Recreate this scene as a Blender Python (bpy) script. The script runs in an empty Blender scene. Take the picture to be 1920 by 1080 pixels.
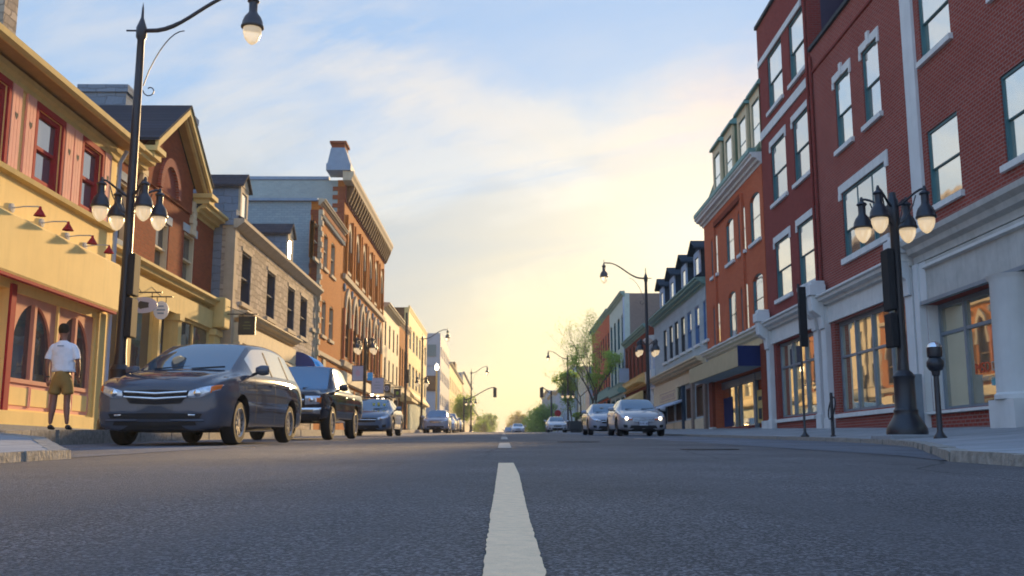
import bpy, math, random
from mathutils import Vector, Matrix
from mathutils.bvhtree import BVHTree
from mathutils.noise import noise as pnoise
R = math.radians
random.seed(7)
# ---------------------------------------------------------------- camera
scene = bpy.context.scene
COL = scene.collection
PITCH, YAW, HCAM, FPX = R(9.37), R(0.46), 0.24, 1867.0
cam_d = bpy.data.cameras.new('camera'); cam = bpy.data.objects.new('camera', cam_d); COL.objects.link(cam)
cam.location = (0, 0, HCAM); cam.rotation_euler = (R(90) + PITCH, 0, -YAW)
cam_d.sensor_width = 36.0; cam_d.lens = 35.0; cam_d.clip_start = 0.05; cam_d.clip_end = 6000
cam_d.dof.use_dof = True; cam_d.dof.focus_distance = 2.9; cam_d.dof.aperture_fstop = 9.0
scene.camera = cam
scene.view_settings.view_transform = 'Standard'; scene.view_settings.look = 'None'
scene.view_settings.exposure = 0.75; scene.view_settings.gamma = 1.0
# ---------------------------------------------------------------- sun and sky
SUN_AZ, SUN_EL = R(12.0), R(11.0)            # azimuth clockwise from +Y
SUNV = Vector((math.sin(SUN_AZ)*math.cos(SUN_EL), math.cos(SUN_AZ)*math.cos(SUN_EL), math.sin(SUN_EL)))
sd = bpy.data.lights.new('sun', 'SUN'); sun = bpy.data.objects.new('sun', sd); COL.objects.link(sun)
sd.energy = 5.0; sd.angle = R(2.0); sd.color = (1.0, 0.66, 0.30)
sun.rotation_euler = (-SUNV).to_track_quat('-Z', 'Y').to_euler()

class NT:
    def __init__(s, nt): s.nt = nt; s.n = nt.nodes; s.l = nt.links
    def add(s, t, **k):
        n = s.n.new(t)
        for a, b in k.items(): setattr(n, a, b)
        return n
    def put(s, sock, v):
        if isinstance(v, bpy.types.NodeSocket): s.l.new(v, sock)
        elif isinstance(v, (tuple, list)) and len(v) == 3 and sock.type == 'RGBA': sock.default_value = (*v, 1)
        else: sock.default_value = v
    def m(s, op, a, b=0.0, c=0.0, clamp=False):
        n = s.add('ShaderNodeMath', operation=op, use_clamp=clamp)
        s.put(n.inputs[0], a); s.put(n.inputs[1], b); s.put(n.inputs[2], c); return n.outputs[0]
    def mix(s, f, a, b, bt='MIX'):
        n = s.add('ShaderNodeMix', data_type='RGBA', blend_type=bt)
        s.put(n.inputs[0], f); s.put(n.inputs[6], a); s.put(n.inputs[7], b); return n.outputs[2]
    def ramp(s, f, pts):
        n = s.add('ShaderNodeValToRGB'); s.put(n.inputs[0], f); e = n.color_ramp.elements
        while len(e) < len(pts): e.new(0.5)
        for i, (p, c) in enumerate(pts):
            e[i].position = p; e[i].color = (*c, 1) if isinstance(c, (tuple, list)) else (c, c, c, 1)
        return n.outputs[0]
    def xyz(s, x, y, z=0.0):
        n = s.add('ShaderNodeCombineXYZ'); s.put(n.inputs[0], x); s.put(n.inputs[1], y); s.put(n.inputs[2], z); return n.outputs[0]
    def sep(s, v):
        n = s.add('ShaderNodeSeparateXYZ'); s.put(n.inputs[0], v); return n.outputs
    def noise(s, v, scale, detail=4, rough=.5, dist=0.0):
        n = s.add('ShaderNodeTexNoise'); s.put(n.inputs['Vector'], v); n.inputs['Scale'].default_value = scale
        n.inputs['Detail'].default_value = detail; n.inputs['Roughness'].default_value = rough; n.inputs['Distortion'].default_value = dist
        return n.outputs[0]

def srgb(r, g, b):
    f = lambda c: ((c/255 + .055)/1.055)**2.4 if c > 10 else c/255/12.92
    return (f(r), f(g), f(b))

world = bpy.data.worlds.new('World'); scene.world = world; world.use_nodes = True
t = NT(world.node_tree); t.n.clear()
out = t.add('ShaderNodeOutputWorld'); bg = t.add('ShaderNodeBackground'); t.l.new(bg.outputs[0], out.inputs[0])
sky = t.add('ShaderNodeTexSky', sky_type='NISHITA'); sky.sun_disc = False
sky.sun_elevation = SUN_EL; sky.sun_rotation = SUN_AZ; sky.dust_density = 2.0
tc = t.add('ShaderNodeTexCoord'); D = tc.outputs['Generated']
X_, Y_, Z_ = t.sep(D)
zc = t.m('MAXIMUM', Z_, 0.0)
base = t.ramp(zc, [(0.0, srgb(255, 240, 188)), (.07, srgb(246, 236, 202)), (.15, srgb(205, 220, 226)), (.23, srgb(186, 212, 236)),
                   (.31, srgb(160, 202, 246)), (.45, srgb(162, 200, 244)), (1.0, srgb(128, 160, 215))])
# unseen sky away from the sun: bluer, brightness added to lift the shadow fill
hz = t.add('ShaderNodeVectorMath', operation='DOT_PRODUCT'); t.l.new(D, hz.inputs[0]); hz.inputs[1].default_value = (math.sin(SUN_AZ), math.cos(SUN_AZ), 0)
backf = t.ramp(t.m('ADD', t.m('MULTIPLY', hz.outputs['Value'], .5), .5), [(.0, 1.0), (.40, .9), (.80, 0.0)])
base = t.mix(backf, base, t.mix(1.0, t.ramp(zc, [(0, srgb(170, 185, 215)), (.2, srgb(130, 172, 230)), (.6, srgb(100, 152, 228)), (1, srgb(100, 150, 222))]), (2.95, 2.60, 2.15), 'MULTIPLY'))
az = t.m('ARCTAN2', X_, Y_)
wob = t.noise(t.xyz(t.m('MULTIPLY', az, 1.0), t.m('MULTIPLY', zc, 2.4), 1.3), 5.5, 8, .62, .4)
wobc = t.m('MULTIPLY', t.m('SUBTRACT', wob, .5), .16)
# thin cirrus: long streaks fanning out over the street
den = t.m('ADD', zc, 0.10)
u = t.m('DIVIDE', X_, den); v = t.m('DIVIDE', Y_, den)
ca, sa = math.cos(R(-38)), math.sin(R(-38))
ur = t.m('ADD', t.m('MULTIPLY', u, ca), t.m('MULTIPLY', v, sa)); vr = t.m('SUBTRACT', t.m('MULTIPLY', v, ca), t.m('MULTIPLY', u, sa))
n1 = t.noise(t.xyz(t.m('MULTIPLY', ur, .40), t.m('MULTIPLY', vr, 1.25), 0.0), 1.35, 10, .62, .9)
n1b = t.noise(t.xyz(t.m('MULTIPLY', ur, 1.1), t.m('MULTIPLY', vr, 3.6), 4.0), 1.5, 8, .6, .5)
cl = t.ramp(t.m('ADD', t.m('MULTIPLY', n1, .72), t.m('MULTIPLY', n1b, .28)), [(.40, 0.0), (.55, 1.0)])
# the open blue wedge between the two cloud sheets
da = t.m('SUBTRACT', az, R(5.0))
edge = t.m('ADD', .305, t.m('ADD', t.m('MULTIPLY', t.m('MAXIMUM', da, 0.0), .30), t.m('MULTIPLY', t.m('MAXIMUM', t.m('MULTIPLY', da, -1.0), 0.0), .42)))
wedge = t.ramp(t.m('ADD', t.m('SUBTRACT', zc, edge), wobc), [(0.0, 0.0), (.045, 1.0)])
sheet_ = t.m('MULTIPLY', cl, t.m('SUBTRACT', 1.0, t.m('MULTIPLY', wedge, .80)))
edgeb = t.ramp(t.m('ABSOLUTE', t.m('ADD', t.m('SUBTRACT', zc, edge), t.m('ADD', wobc, .03))), [(0.0, .8), (.05, 0.0)])
n2 = t.noise(t.xyz(t.m('MULTIPLY', az, 1.0), t.m('MULTIPLY', zc, 3.2), 3.7), 4.2, 9, .58, .5)
grey = t.ramp(n2, [(.42, 0.0), (.56, 1.0)])
cloudc = t.ramp(zc, [(0.0, srgb(255, 240, 188)), (.14, srgb(236, 236, 222)), (.26, srgb(228, 234, 236)), (.42, srgb(216, 224, 238)), (1, srgb(190, 205, 232))])
c1 = t.mix(t.m('MULTIPLY', sheet_, t.m('SUBTRACT', .80, t.m('MULTIPLY', backf, .45))), base, cloudc)
c1 = t.mix(t.m('MULTIPLY', edgeb, t.m('MULTIPLY', cl, .6)), c1, srgb(246, 240, 232))
lowmask = t.ramp(zc, [(.03, 0.0), (.10, 1.0), (.22, .7), (.34, 0.0)])
c2 = t.mix(t.m('MULTIPLY', t.m('MULTIPLY', grey, lowmask), .85), c1, srgb(176, 192, 204))
# glow of the veiled sun
dp = t.add('ShaderNodeVectorMath', operation='DOT_PRODUCT'); t.l.new(D, dp.inputs[0]); dp.inputs[1].default_value = SUNV
dd = t.m('MAXIMUM', dp.outputs['Value'], 0.0)
g1 = t.m('POWER', dd, 300.0); g2 = t.m('POWER', dd, 90.0); g3 = t.m('POWER', dd, 9.0)
gl = t.mix(t.m('MULTIPLY', g2, t.m('ADD', .22, t.m('MULTIPLY', cl, .38))), c2, srgb(255, 246, 206))
pinkm = t.m('MULTIPLY', t.ramp(zc, [(.12, 0.0), (.24, 1.0), (.36, .8), (.5, 0.0)]), t.m('MULTIPLY', g3, t.ramp(t.m('ADD', az, .5), [(.58, 0.0), (.72, 1.0)])))
gl = t.mix(t.m('MULTIPLY', pinkm, t.m('MULTIPLY', t.m('SUBTRACT', 1.0, wedge), .55)), gl, srgb(250, 222, 214))
add = t.mix(t.m('MULTIPLY', g1, .75), gl, (1.2, 1.12, .85))
warm = t.m('MULTIPLY', t.ramp(zc, [(0, 1.0), (.07, .55), (.13, .22), (.22, 0.0)]), g3)
add = t.mix(t.m('MULTIPLY', warm, t.m('SUBTRACT', .72, t.m('MULTIPLY', grey, .45))), add, srgb(255, 234, 150))
lowv = Vector((math.sin(R(2.5))*math.cos(R(4)), math.cos(R(2.5))*math.cos(R(4)), math.sin(R(4))))   # brightest haze, low over the street end
dl = t.add('ShaderNodeVectorMath', operation='DOT_PRODUCT'); t.l.new(D, dl.inputs[0]); dl.inputs[1].default_value = lowv
add = t.mix(t.m('MULTIPLY', t.m('POWER', t.m('MAXIMUM', dl.outputs['Value'], 0.0), 170.0), .75), add, (1.12, 1.0, .56))
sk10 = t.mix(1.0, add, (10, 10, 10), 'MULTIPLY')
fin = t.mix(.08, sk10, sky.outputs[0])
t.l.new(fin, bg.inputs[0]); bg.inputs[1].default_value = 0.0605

# ---------------------------------------------------------------- photograph geometry -> metres
_f = Vector((math.sin(YAW)*math.cos(PITCH), math.cos(YAW)*math.cos(PITCH), math.sin(PITCH)))
_r = Vector((math.cos(YAW), -math.sin(YAW), 0)); _u = _r.cross(_f)
def ray(px, py): return _f*FPX + _r*(px - 960) + _u*(540 - py)
def onX(X, px, py):
    d = ray(px, py); k = X/d.x; return (k*d.y, HCAM + k*d.z)
def onY(Y, px, py):
    d = ray(px, py); k = Y/d.y; return (k*d.x, HCAM + k*d.z)
_h = ray(945, 806); GR = _h.z/_h.y                # road gradient up to the crest
CREST = 110.0
def G(y): return GR*min(y, CREST)
def onG(px, py, dz=0.0):
    d = ray(px, py); k = (HCAM - dz)/(GR*d.y - d.z); return (k*d.x, k*d.y)

# ---------------------------------------------------------------- tagging
def tag(o, label=None, cat=None, group=None, kind=None):
    if label: o['label'] = label
    if cat: o['category'] = cat
    if group: o['group'] = group
    if kind: o['kind'] = kind
    return o
def empty(name, loc, label, cat, group=None, rz=0.0, rx=0.0):
    o = bpy.data.objects.new(name, None); COL.objects.link(o); o.location = loc
    o.rotation_euler = (rx, 0, rz); o.empty_display_size = .3
    return tag(o, label, cat, group)
def copy_tree(o, parent=None):
    c = o.copy(); COL.objects.link(c); c.parent = parent
    for ch in list(o.children): copy_tree(ch, c)
    return c

class MB:
    """collects faces, then becomes ONE mesh object"""
    def __init__(s): s.v = []; s.f = []; s.mi = []; s.cur = 0
    def face(s, pts):
        k = len(s.v); s.v += [tuple(p) for p in pts]; s.f.append(tuple(range(k, k+len(pts)))); s.mi.append(s.cur)
    def box(s, x0, x1, y0, y1, z0, z1):
        if x0 > x1: x0, x1 = x1, x0
        if y0 > y1: y0, y1 = y1, y0
        if z0 > z1: z0, z1 = z1, z0
        k = len(s.v)
        s.v += [(x0,y0,z0),(x1,y0,z0),(x1,y1,z0),(x0,y1,z0),(x0,y0,z1),(x1,y0,z1),(x1,y1,z1),(x0,y1,z1)]
        for q in ((0,3,2,1),(4,5,6,7),(0,1,5,4),(1,2,6,5),(2,3,7,6),(3,0,4,7)):
            s.f.append(tuple(k+i for i in q)); s.mi.append(s.cur)
        return s
    def prism(s, poly, vec):
        """closed polygon (list of 3D points) swept by vec"""
        k = len(s.v); n = len(poly); vec = Vector(vec)
        s.v += [tuple(p) for p in poly] + [tuple(Vector(p)+vec) for p in poly]
        s.f.append(tuple(range(k+n-1, k-1, -1))); s.f.append(tuple(range(k+n, k+2*n))); s.mi += [s.cur]*2
        for i in range(n):
            j = (i+1) % n; s.f.append((k+i, k+j, k+n+j, k+n+i)); s.mi.append(s.cur)
        return s
    def tube(s, path, rad, seg=8):
        path = [Vector(p) for p in path]; n = len(path)
        if not isinstance(rad, (list, tuple)): rad = [rad]*n
        k = len(s.v); ref = None
        for i in range(n):
            a = path[max(0, i-1)]; b = path[min(n-1, i+1)]; d = (b-a).normalized()
            if ref is None:
                ref = Vector((0, 0, 1)) if abs(d.z) < .9 else Vector((1, 0, 0))
            e1 = (ref - d*ref.dot(d)).normalized(); e2 = d.cross(e1); ref = e1
            for j in range(seg):
                an = 2*math.pi*j/seg; s.v.append(tuple(path[i] + (e1*math.cos(an) + e2*math.sin(an))*rad[i]))
        for i in range(n-1):
            for j in range(seg):
                a = k+i*seg+j; b = k+i*seg+(j+1) % seg; s.f.append((a, b, b+seg, a+seg)); s.mi.append(s.cur)
        s.f.append(tuple(k+j for j in range(seg-1, -1, -1))); s.f.append(tuple(k+(n-1)*seg+j for j in range(seg))); s.mi += [s.cur]*2
        return s
    def lathe(s, prof, c=(0, 0, 0), seg=16, axis='z'):
        k = len(s.v); n = len(prof)
        for r, h in prof:
            for j in range(seg):
                an = 2*math.pi*j/seg; a, b = r*math.cos(an), r*math.sin(an)
                p = (a, b, h) if axis == 'z' else ((h, a, b) if axis == 'x' else (a, h, b))
                s.v.append((p[0]+c[0], p[1]+c[1], p[2]+c[2]))
        for i in range(n-1):
            for j in range(seg):
                a = k+i*seg+j; b = k+i*seg+(j+1) % seg; s.f.append((a, b, b+seg, a+seg)); s.mi.append(s.cur)
        s.f.append(tuple(k+j for j in range(seg-1, -1, -1))); s.f.append(tuple(k+(n-1)*seg+j for j in range(seg))); s.mi += [s.cur]*2
        return s
    def build(s, name, mats, parent=None, org=(0, 0, 0), smooth=False, bevel=0.0):
        me = bpy.data.meshes.new(name)
        me.from_pydata([(a-org[0], b-org[1], c-org[2]) for a, b, c in s.v], [], s.f)
        if not isinstance(mats, (list, tuple)): mats = [mats]
        for m_ in mats: me.materials.append(m_)
        if len(mats) > 1: me.polygons.foreach_set('material_index', s.mi)
        me.validate(); fixn(me)
        if smooth:
            me.polygons.foreach_set('use_smooth', [True]*len(me.polygons))
            try: me.set_sharp_from_angle(angle=R(35))
            except Exception: pass
        o = bpy.data.objects.new(name, me); COL.objects.link(o); o.parent = parent
        if bevel:
            b = o.modifiers.new('bevel', 'BEVEL'); b.width = bevel; b.segments = 2; b.limit_method = 'ANGLE'
        return o
import bmesh
def fixn(me):
    bm = bmesh.new(); bm.from_mesh(me)
    bmesh.ops.recalc_face_normals(bm, faces=bm.faces); bm.to_mesh(me); bm.free()

# ---------------------------------------------------------------- materials
def newmat(name):
    m = bpy.data.materials.new(name); m.use_nodes = True; t = NT(m.node_tree)
    return m, t, t.n['Principled BSDF']
def wpos(t): return t.add('ShaderNodeNewGeometry').outputs['Position']
def wallvec(t):
    """runs along a wall whichever way it faces: (along, up)"""
    g = t.add('ShaderNodeNewGeometry'); x, y, z = t.sep(g.outputs['Position']); nx, ny, nz = t.sep(g.outputs['True Normal'])
    f = t.m('GREATER_THAN', t.m('ABSOLUTE', ny), .6)
    a = t.m('ADD', t.m('MULTIPLY', x, f), t.m('MULTIPLY', y, t.m('SUBTRACT', 1.0, f)))
    return a, z
def plain(name, col, rough=.7, metal=0.0, var=.12, nscale=3.0, bump=0.0, bscale=40.0, ior=1.5, coat=0.0, emit=None, es=0.0, dirt=0.0):
    m, t, b = newmat(name)
    p = wpos(t)
    n = t.noise(p, nscale, 6, .6)
    c = t.mix(t.ramp(n, [(.3, 0.0), (.7, 1.0)]), tuple(x*(1-var) for x in col), tuple(min(1, x*(1+var)) for x in col))
    if dirt:
        s = t.sep(p); n3 = t.noise(t.xyz(t.m('MULTIPLY', s[0], 6.0), t.m('MULTIPLY', s[1], 6.0), t.m('MULTIPLY', s[2], .5)), 1.0, 5, .65)
        c = t.mix(t.m('MULTIPLY', t.ramp(n3, [(.5, 0.0), (.75, 1.0)]), dirt), c, tuple(x*.45 for x in col))
    t.put(b.inputs['Base Color'], c); b.inputs['Roughness'].default_value = rough; b.inputs['Metallic'].default_value = metal
    if rough > .65: b.inputs['Specular IOR Level'].default_value = .25
    b.inputs['IOR'].default_value = ior; b.inputs['Coat Weight'].default_value = coat; b.inputs['Coat Roughness'].default_value = .04
    if emit: b.inputs['Emission Color'].default_value = (*emit, 1); b.inputs['Emission Strength'].default_value = es
    if bump:
        bn = t.add('ShaderNodeBump'); bn.inputs['Strength'].default_value = bump; bn.inputs['Distance'].default_value = .02
        t.l.new(t.noise(p, bscale, 5, .6), bn.inputs['Height']); t.l.new(bn.outputs[0], b.inputs['Normal'])
    return m
def bricks(name, c1, c2, mort, bw=.21, bh=.075, ms=.012, rough=.85, warp=0.0, blotch=.3, bump=.35, tint=None):
    m, t, b = newmat(name)
    a, z = wallvec(t)
    if warp:
        w1 = t.noise(t.xyz(a, z, 0.0), 1.7, 3, .5); w2 = t.noise(t.xyz(z, a, 5.0), 2.3, 3, .5)
        a = t.m('ADD', a, t.m('MULTIPLY', t.m('SUBTRACT', w1, .5), warp)); z = t.m('ADD', z, t.m('MULTIPLY', t.m('SUBTRACT', w2, .5), warp*.6))
    v = t.xyz(a, z, 0.0)
    br = t.add('ShaderNodeTexBrick'); t.l.new(v, br.inputs['Vector']); br.inputs['Scale'].default_value = 1.0
    br.inputs['Brick Width'].default_value = bw; br.inputs['Row Height'].default_value = bh; br.inputs['Mortar Size'].default_value = ms
    br.inputs['Mortar Smooth'].default_value = .3; br.inputs['Bias'].default_value = -.1
    t.put(br.inputs['Color1'], c1); t.put(br.inputs['Color2'], c2); t.put(br.inputs['Mortar'], mort)
    n = t.noise(v, .7, 6, .62); n2 = t.noise(v, 9.0, 3, .6)
    c = t.mix(t.m('MULTIPLY', t.ramp(n, [(.35, 0.0), (.7, 1.0)]), blotch), br.outputs['Color'], tuple(x*.5 for x in c1) if tint is None else tint)
    c = t.mix(t.m('MULTIPLY', n2, .35), c, tuple(min(1, x*1.5) for x in c2), 'MIX')
    t.put(b.inputs['Base Color'], c); b.inputs['Roughness'].default_value = max(rough, .95); b.inputs['Specular IOR Level'].default_value = .15
    bn = t.add('ShaderNodeBump'); bn.inputs['Strength'].default_value = bump; bn.inputs['Distance'].default_value = .012
    hgt = t.m('ADD', t.m('MULTIPLY', br.outputs['Fac'], -1.0), t.m('MULTIPLY', n2, .6)); t.l.new(hgt, bn.inputs['Height']); t.l.new(bn.outputs[0], b.inputs['Normal'])
    return m
def glassm(name, col=(.02, .025, .03), metal=0.0, rough=.02, ior=1.8, wave=.02):
    m, t, b = newmat(name); p = wpos(t)
    b.inputs['Base Color'].default_value = (*col, 1); b.inputs['Metallic'].default_value = metal; b.inputs['Roughness'].default_value = rough
    b.inputs['IOR'].default_value = ior
    if wave:
        bn = t.add('ShaderNodeBump'); bn.inputs['Strength'].default_value = wave; bn.inputs['Distance'].default_value = .3
        t.l.new(t.noise(p, .8, 2, .4), bn.inputs['Height'])
        oi = t.add('ShaderNodeObjectInfo'); rn = oi.outputs['Random']     # every pane sits slightly differently in its frame
        r2 = t.m('FRACT', t.m('MULTIPLY', rn, 91.7))
        tv = t.xyz(0.0, t.m('MULTIPLY', t.m('SUBTRACT', rn, .5), .05), t.m('MULTIPLY', t.m('SUBTRACT', r2, .5), .05))
        va = t.add('ShaderNodeVectorMath', operation='ADD'); t.l.new(bn.outputs[0], va.inputs[0]); t.l.new(tv, va.inputs[1])
        vn = t.add('ShaderNodeVectorMath', operation='NORMALIZE'); t.l.new(va.outputs[0], vn.inputs[0]); t.l.new(vn.outputs[0], b.inputs['Normal'])
    return m
M = {}
M['yellow'] = plain('yellow_render', (.93, .66, .24), .8, var=.06, nscale=1.2, bump=.15, bscale=25, dirt=.15)
M['cream'] = plain('cream_paint', (.66, .48, .18), .82, var=.08, dirt=.25)
M['cream2'] = plain('pale_cream_paint', (.66, .54, .34), .82, var=.08, dirt=.2)
M['pink'] = plain('salmon_paint', (.82, .40, .30), .82, var=.08)
M['pink2'] = plain('dusty_pink_paint', (.66, .30, .20), .82, var=.08)
M['redp'] = plain('red_paint', (.36, .02, .03), .85)
M['white'] = plain('white_paint', (.72, .72, .70), .55, var=.05, dirt=.15)
M['lavender'] = plain('pale_blue_sign_paint', (.42, .45, .58), .5, var=.05)
M['soffit'] = plain('ochre_soffit_boards', (.40, .24, .09), .7)
M['brickR'] = bricks('dark_red_brick', (.215, .040, .028), (.30, .062, .042), (.26, .20, .18))
M['brickR2'] = bricks('wine_red_brick', (.205, .036, .028), (.27, .052, .040), (.17, .10, .09), ms=.010)
M['brickO'] = bricks('orange_red_brick', (0.461, 0.090, 0.036), (0.563, 0.128, 0.049), (.30, .16, .10))
M['brickO2'] = bricks('orange_brick', (.40, .085, .008), (.50, .135, .014), (.32, .15, .04), blotch=.2)
M['brickB'] = bricks('weathered_red_brick', (.19, .030, .014), (.30, .055, .022), (.16, .08, .05), blotch=.45)
M['brickG'] = bricks('grey_blue_painted_brick', (.20, .28, .31), (.28, .36, .38), (.15, .21, .23), bw=.3, bh=.12, blotch=.5, warp=.05, tint=(.16, .20, .24))
M['brickP'] = bricks('pale_greenish_brick', (.25, .31, .31), (.32, .38, .37), (.30, .30, .25), bw=.3, bh=.12, blotch=.35, warp=.05)
M['brickBr'] = bricks('grey_brown_brick', (.20, .15, .12), (.26, .19, .15), (.2, .17, .15))
M['stone'] = bricks('pale_limestone_rubble', (.25, .20, .15), (.58, .47, .34), (.16, .13, .10), bw=.42, bh=.21, ms=.026, warp=.40, blotch=.35, bump=.9, tint=(.26, .21, .17))
M['stoneG'] = bricks('grey_blue_limestone', (.14, .19, .24), (.23, .28, .33), (.10, .13, .16), bw=.6, bh=.27, ms=.02, warp=.3, blotch=.4, bump=.8)
M['stoneB'] = bricks('dressed_grey_stone', (.33, .38, .39), (.41, .46, .47), (.26, .30, .31), bw=.9, bh=.35, ms=.01, blotch=.2, bump=.2)
M['ashlar'] = plain('dressed_stone_trim', (.66, .67, .64), .75, var=.08, bump=.1, dirt=.25)
M['ashlarW'] = plain('warm_stone_trim', (.50, .40, .27), .9, var=.1, dirt=.3)
M['concrete'] = plain('grey_stone_cladding', (.46, .46, .43), .8, var=.14, nscale=2.5, bump=.12, bscale=60, dirt=.35)
M['pilaster'] = plain('pale_stone_cladding', (.62, .64, .63), .7, var=.06, nscale=2, dirt=.15)
M['slate'] = bricks('dark_slate', (.022, .030, .042), (.040, .050, .066), (.012, .016, .02), bw=.3, bh=.16, ms=.012, rough=1.0, blotch=.3, bump=.6)
M['metalroof'] = plain('blue_grey_metal', (.22, .30, .38), .75, .1, var=.1)
M['teal'] = plain('teal_window_paint', (.035, .13, .15), .45, var=.1)
M['copper'] = plain('green_copper', (.16, .30, .26), .6, var=.2, nscale=6)
M['green'] = plain('sage_green_cladding', (.15, .20, .12), .7)
M['blueF'] = plain('blue_window_paint', (.05, .14, .33), .5)
M['greyF'] = plain('grey_aluminium', (.20, .25, .30), .45, .3)
M['darkF'] = plain('dark_window_paint', (.05, .055, .06), .85)
M['purple'] = plain('dark_corrugated_cladding', (.045, .028, .055), .5)
M['black'] = plain('black_paint', (.009, .011, .018), .42, var=.1, coat=.08)
M['blackM'] = plain('black_rubber', (.018, .018, .02), .8)
M['navy'] = plain('navy_fabric', (.012, .022, .10), .8)
M['royal'] = plain('royal_blue_fabric', (.012, .055, .25), .75)
M['cyan'] = plain('sky_blue_fabric', (.01, .42, .90), .92)
M['awn'] = plain('beige_awning_fabric', (.48, .38, .22), .8, var=.08)
M['awnY'] = plain('yellow_awning_fabric', (.72, .50, .20), .8, var=.08)
M['palegreen'] = plain('pale_green_render', (.46, .52, .44), .8, var=.08)
M['paleblue'] = plain('pale_blue_boards', (.36, .44, .55), .7, var=.1)
M['grey'] = plain('grey_precast_panels', (.30, .34, .37), .8, var=.06)
M['tan'] = plain('tan_render', (.62, .50, .32), .8, var=.1)
M['gold'] = plain('golden_render', (.66, .48, .19), .8, var=.1)
M['brown'] = plain('brown_timber', (.10, .045, .025), .9)
M['olive'] = plain('dark_olive_panel', (.035, .033, .02), .6)
M['glassR'] = glassm('reflective_window_glass', (.95, .89, .78), metal=.92, rough=.03, wave=.015)
M['glassR2'] = glassm('reflective_window_glass_dim', (.74, .72, .68), metal=.88, rough=.04, wave=.02)
M['glassR3'] = glassm('old_wavy_window_glass', (.86, .80, .72), metal=.9, rough=.05, wave=.05)
M['glassS'] = glassm('shop_window_glass', (.86, .76, .54), metal=.88, rough=.02, wave=.007)
M['glassL'] = glassm('dark_window_glass', (.03, .045, .06), ior=1.9)
M['glassC'] = glassm('car_window_glass', (.14, .22, .29), metal=.7, ior=2.0, rough=.03, wave=0)
M['glassC2'] = glassm('bright_car_side_glass', (.55, .56, .55), metal=.7, rough=.05, wave=0)
M['blueD'] = plain('dark_blue_window_paint', (.02, .045, .08), .9)
M['glassW'] = glassm('sky_reflecting_sash_glass', (.30, .36, .42), metal=.7, rough=.04)
M['lit'] = plain('warm_lit_interior', (.5, .3, .08), .6, emit=(1, .62, .18), es=.8)
M['bulb'] = plain('glowing_bulb', (1, .9, .7), .5, emit=(1, .85, .6), es=6.0)
M['chrome'] = plain('chrome', (.7, .7, .7), .12, 1.0, var=.02)
M['rubber'] = plain('tyre_rubber', (.018, .018, .019), .75, var=.1, bump=.2)
M['rim'] = plain('alloy_rim', (.42, .40, .38), .3, .8, var=.04)
M['orange'] = plain('amber_lens', (.75, .16, .02), .2)
M['clear'] = plain('headlight_lens', (.50, .54, .60), .12, .55, var=.35, nscale=22)
M['plate'] = plain('number_plate', (.55, .62, .72), .4)
def roundsky(name):
    m, t, b = newmat(name)
    b.inputs['Base Color'].default_value = (.88, .80, .66, 1); b.inputs['Roughness'].default_value = .25
    b.inputs['Transmission Weight'].default_value = .6; b.inputs['IOR'].default_value = 1.25
    b.inputs['Emission Color'].default_value = (1, .74, .42, 1); b.inputs['Emission Strength'].default_value = .22
    return m
M['globe'] = roundsky('frosted_lamp_glass')

# thin evening haze over the whole street
def haze():
    m = bpy.data.materials.new('haze'); m.use_nodes = True; t = NT(m.node_tree); t.n.clear()
    o = t.add('ShaderNodeOutputMaterial'); v = t.add('ShaderNodeVolumePrincipled'); t.l.new(v.outputs[0], o.inputs['Volume'])
    v.inputs['Color'].default_value = (1.0, .93, .80, 1); v.inputs['Density'].default_value = .0007; v.inputs['Anisotropy'].default_value = .15
    tag(MB().box(-1600, 1600, -120, 4100, -4, 42).build('haze', m), kind='stuff')
haze()
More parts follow.
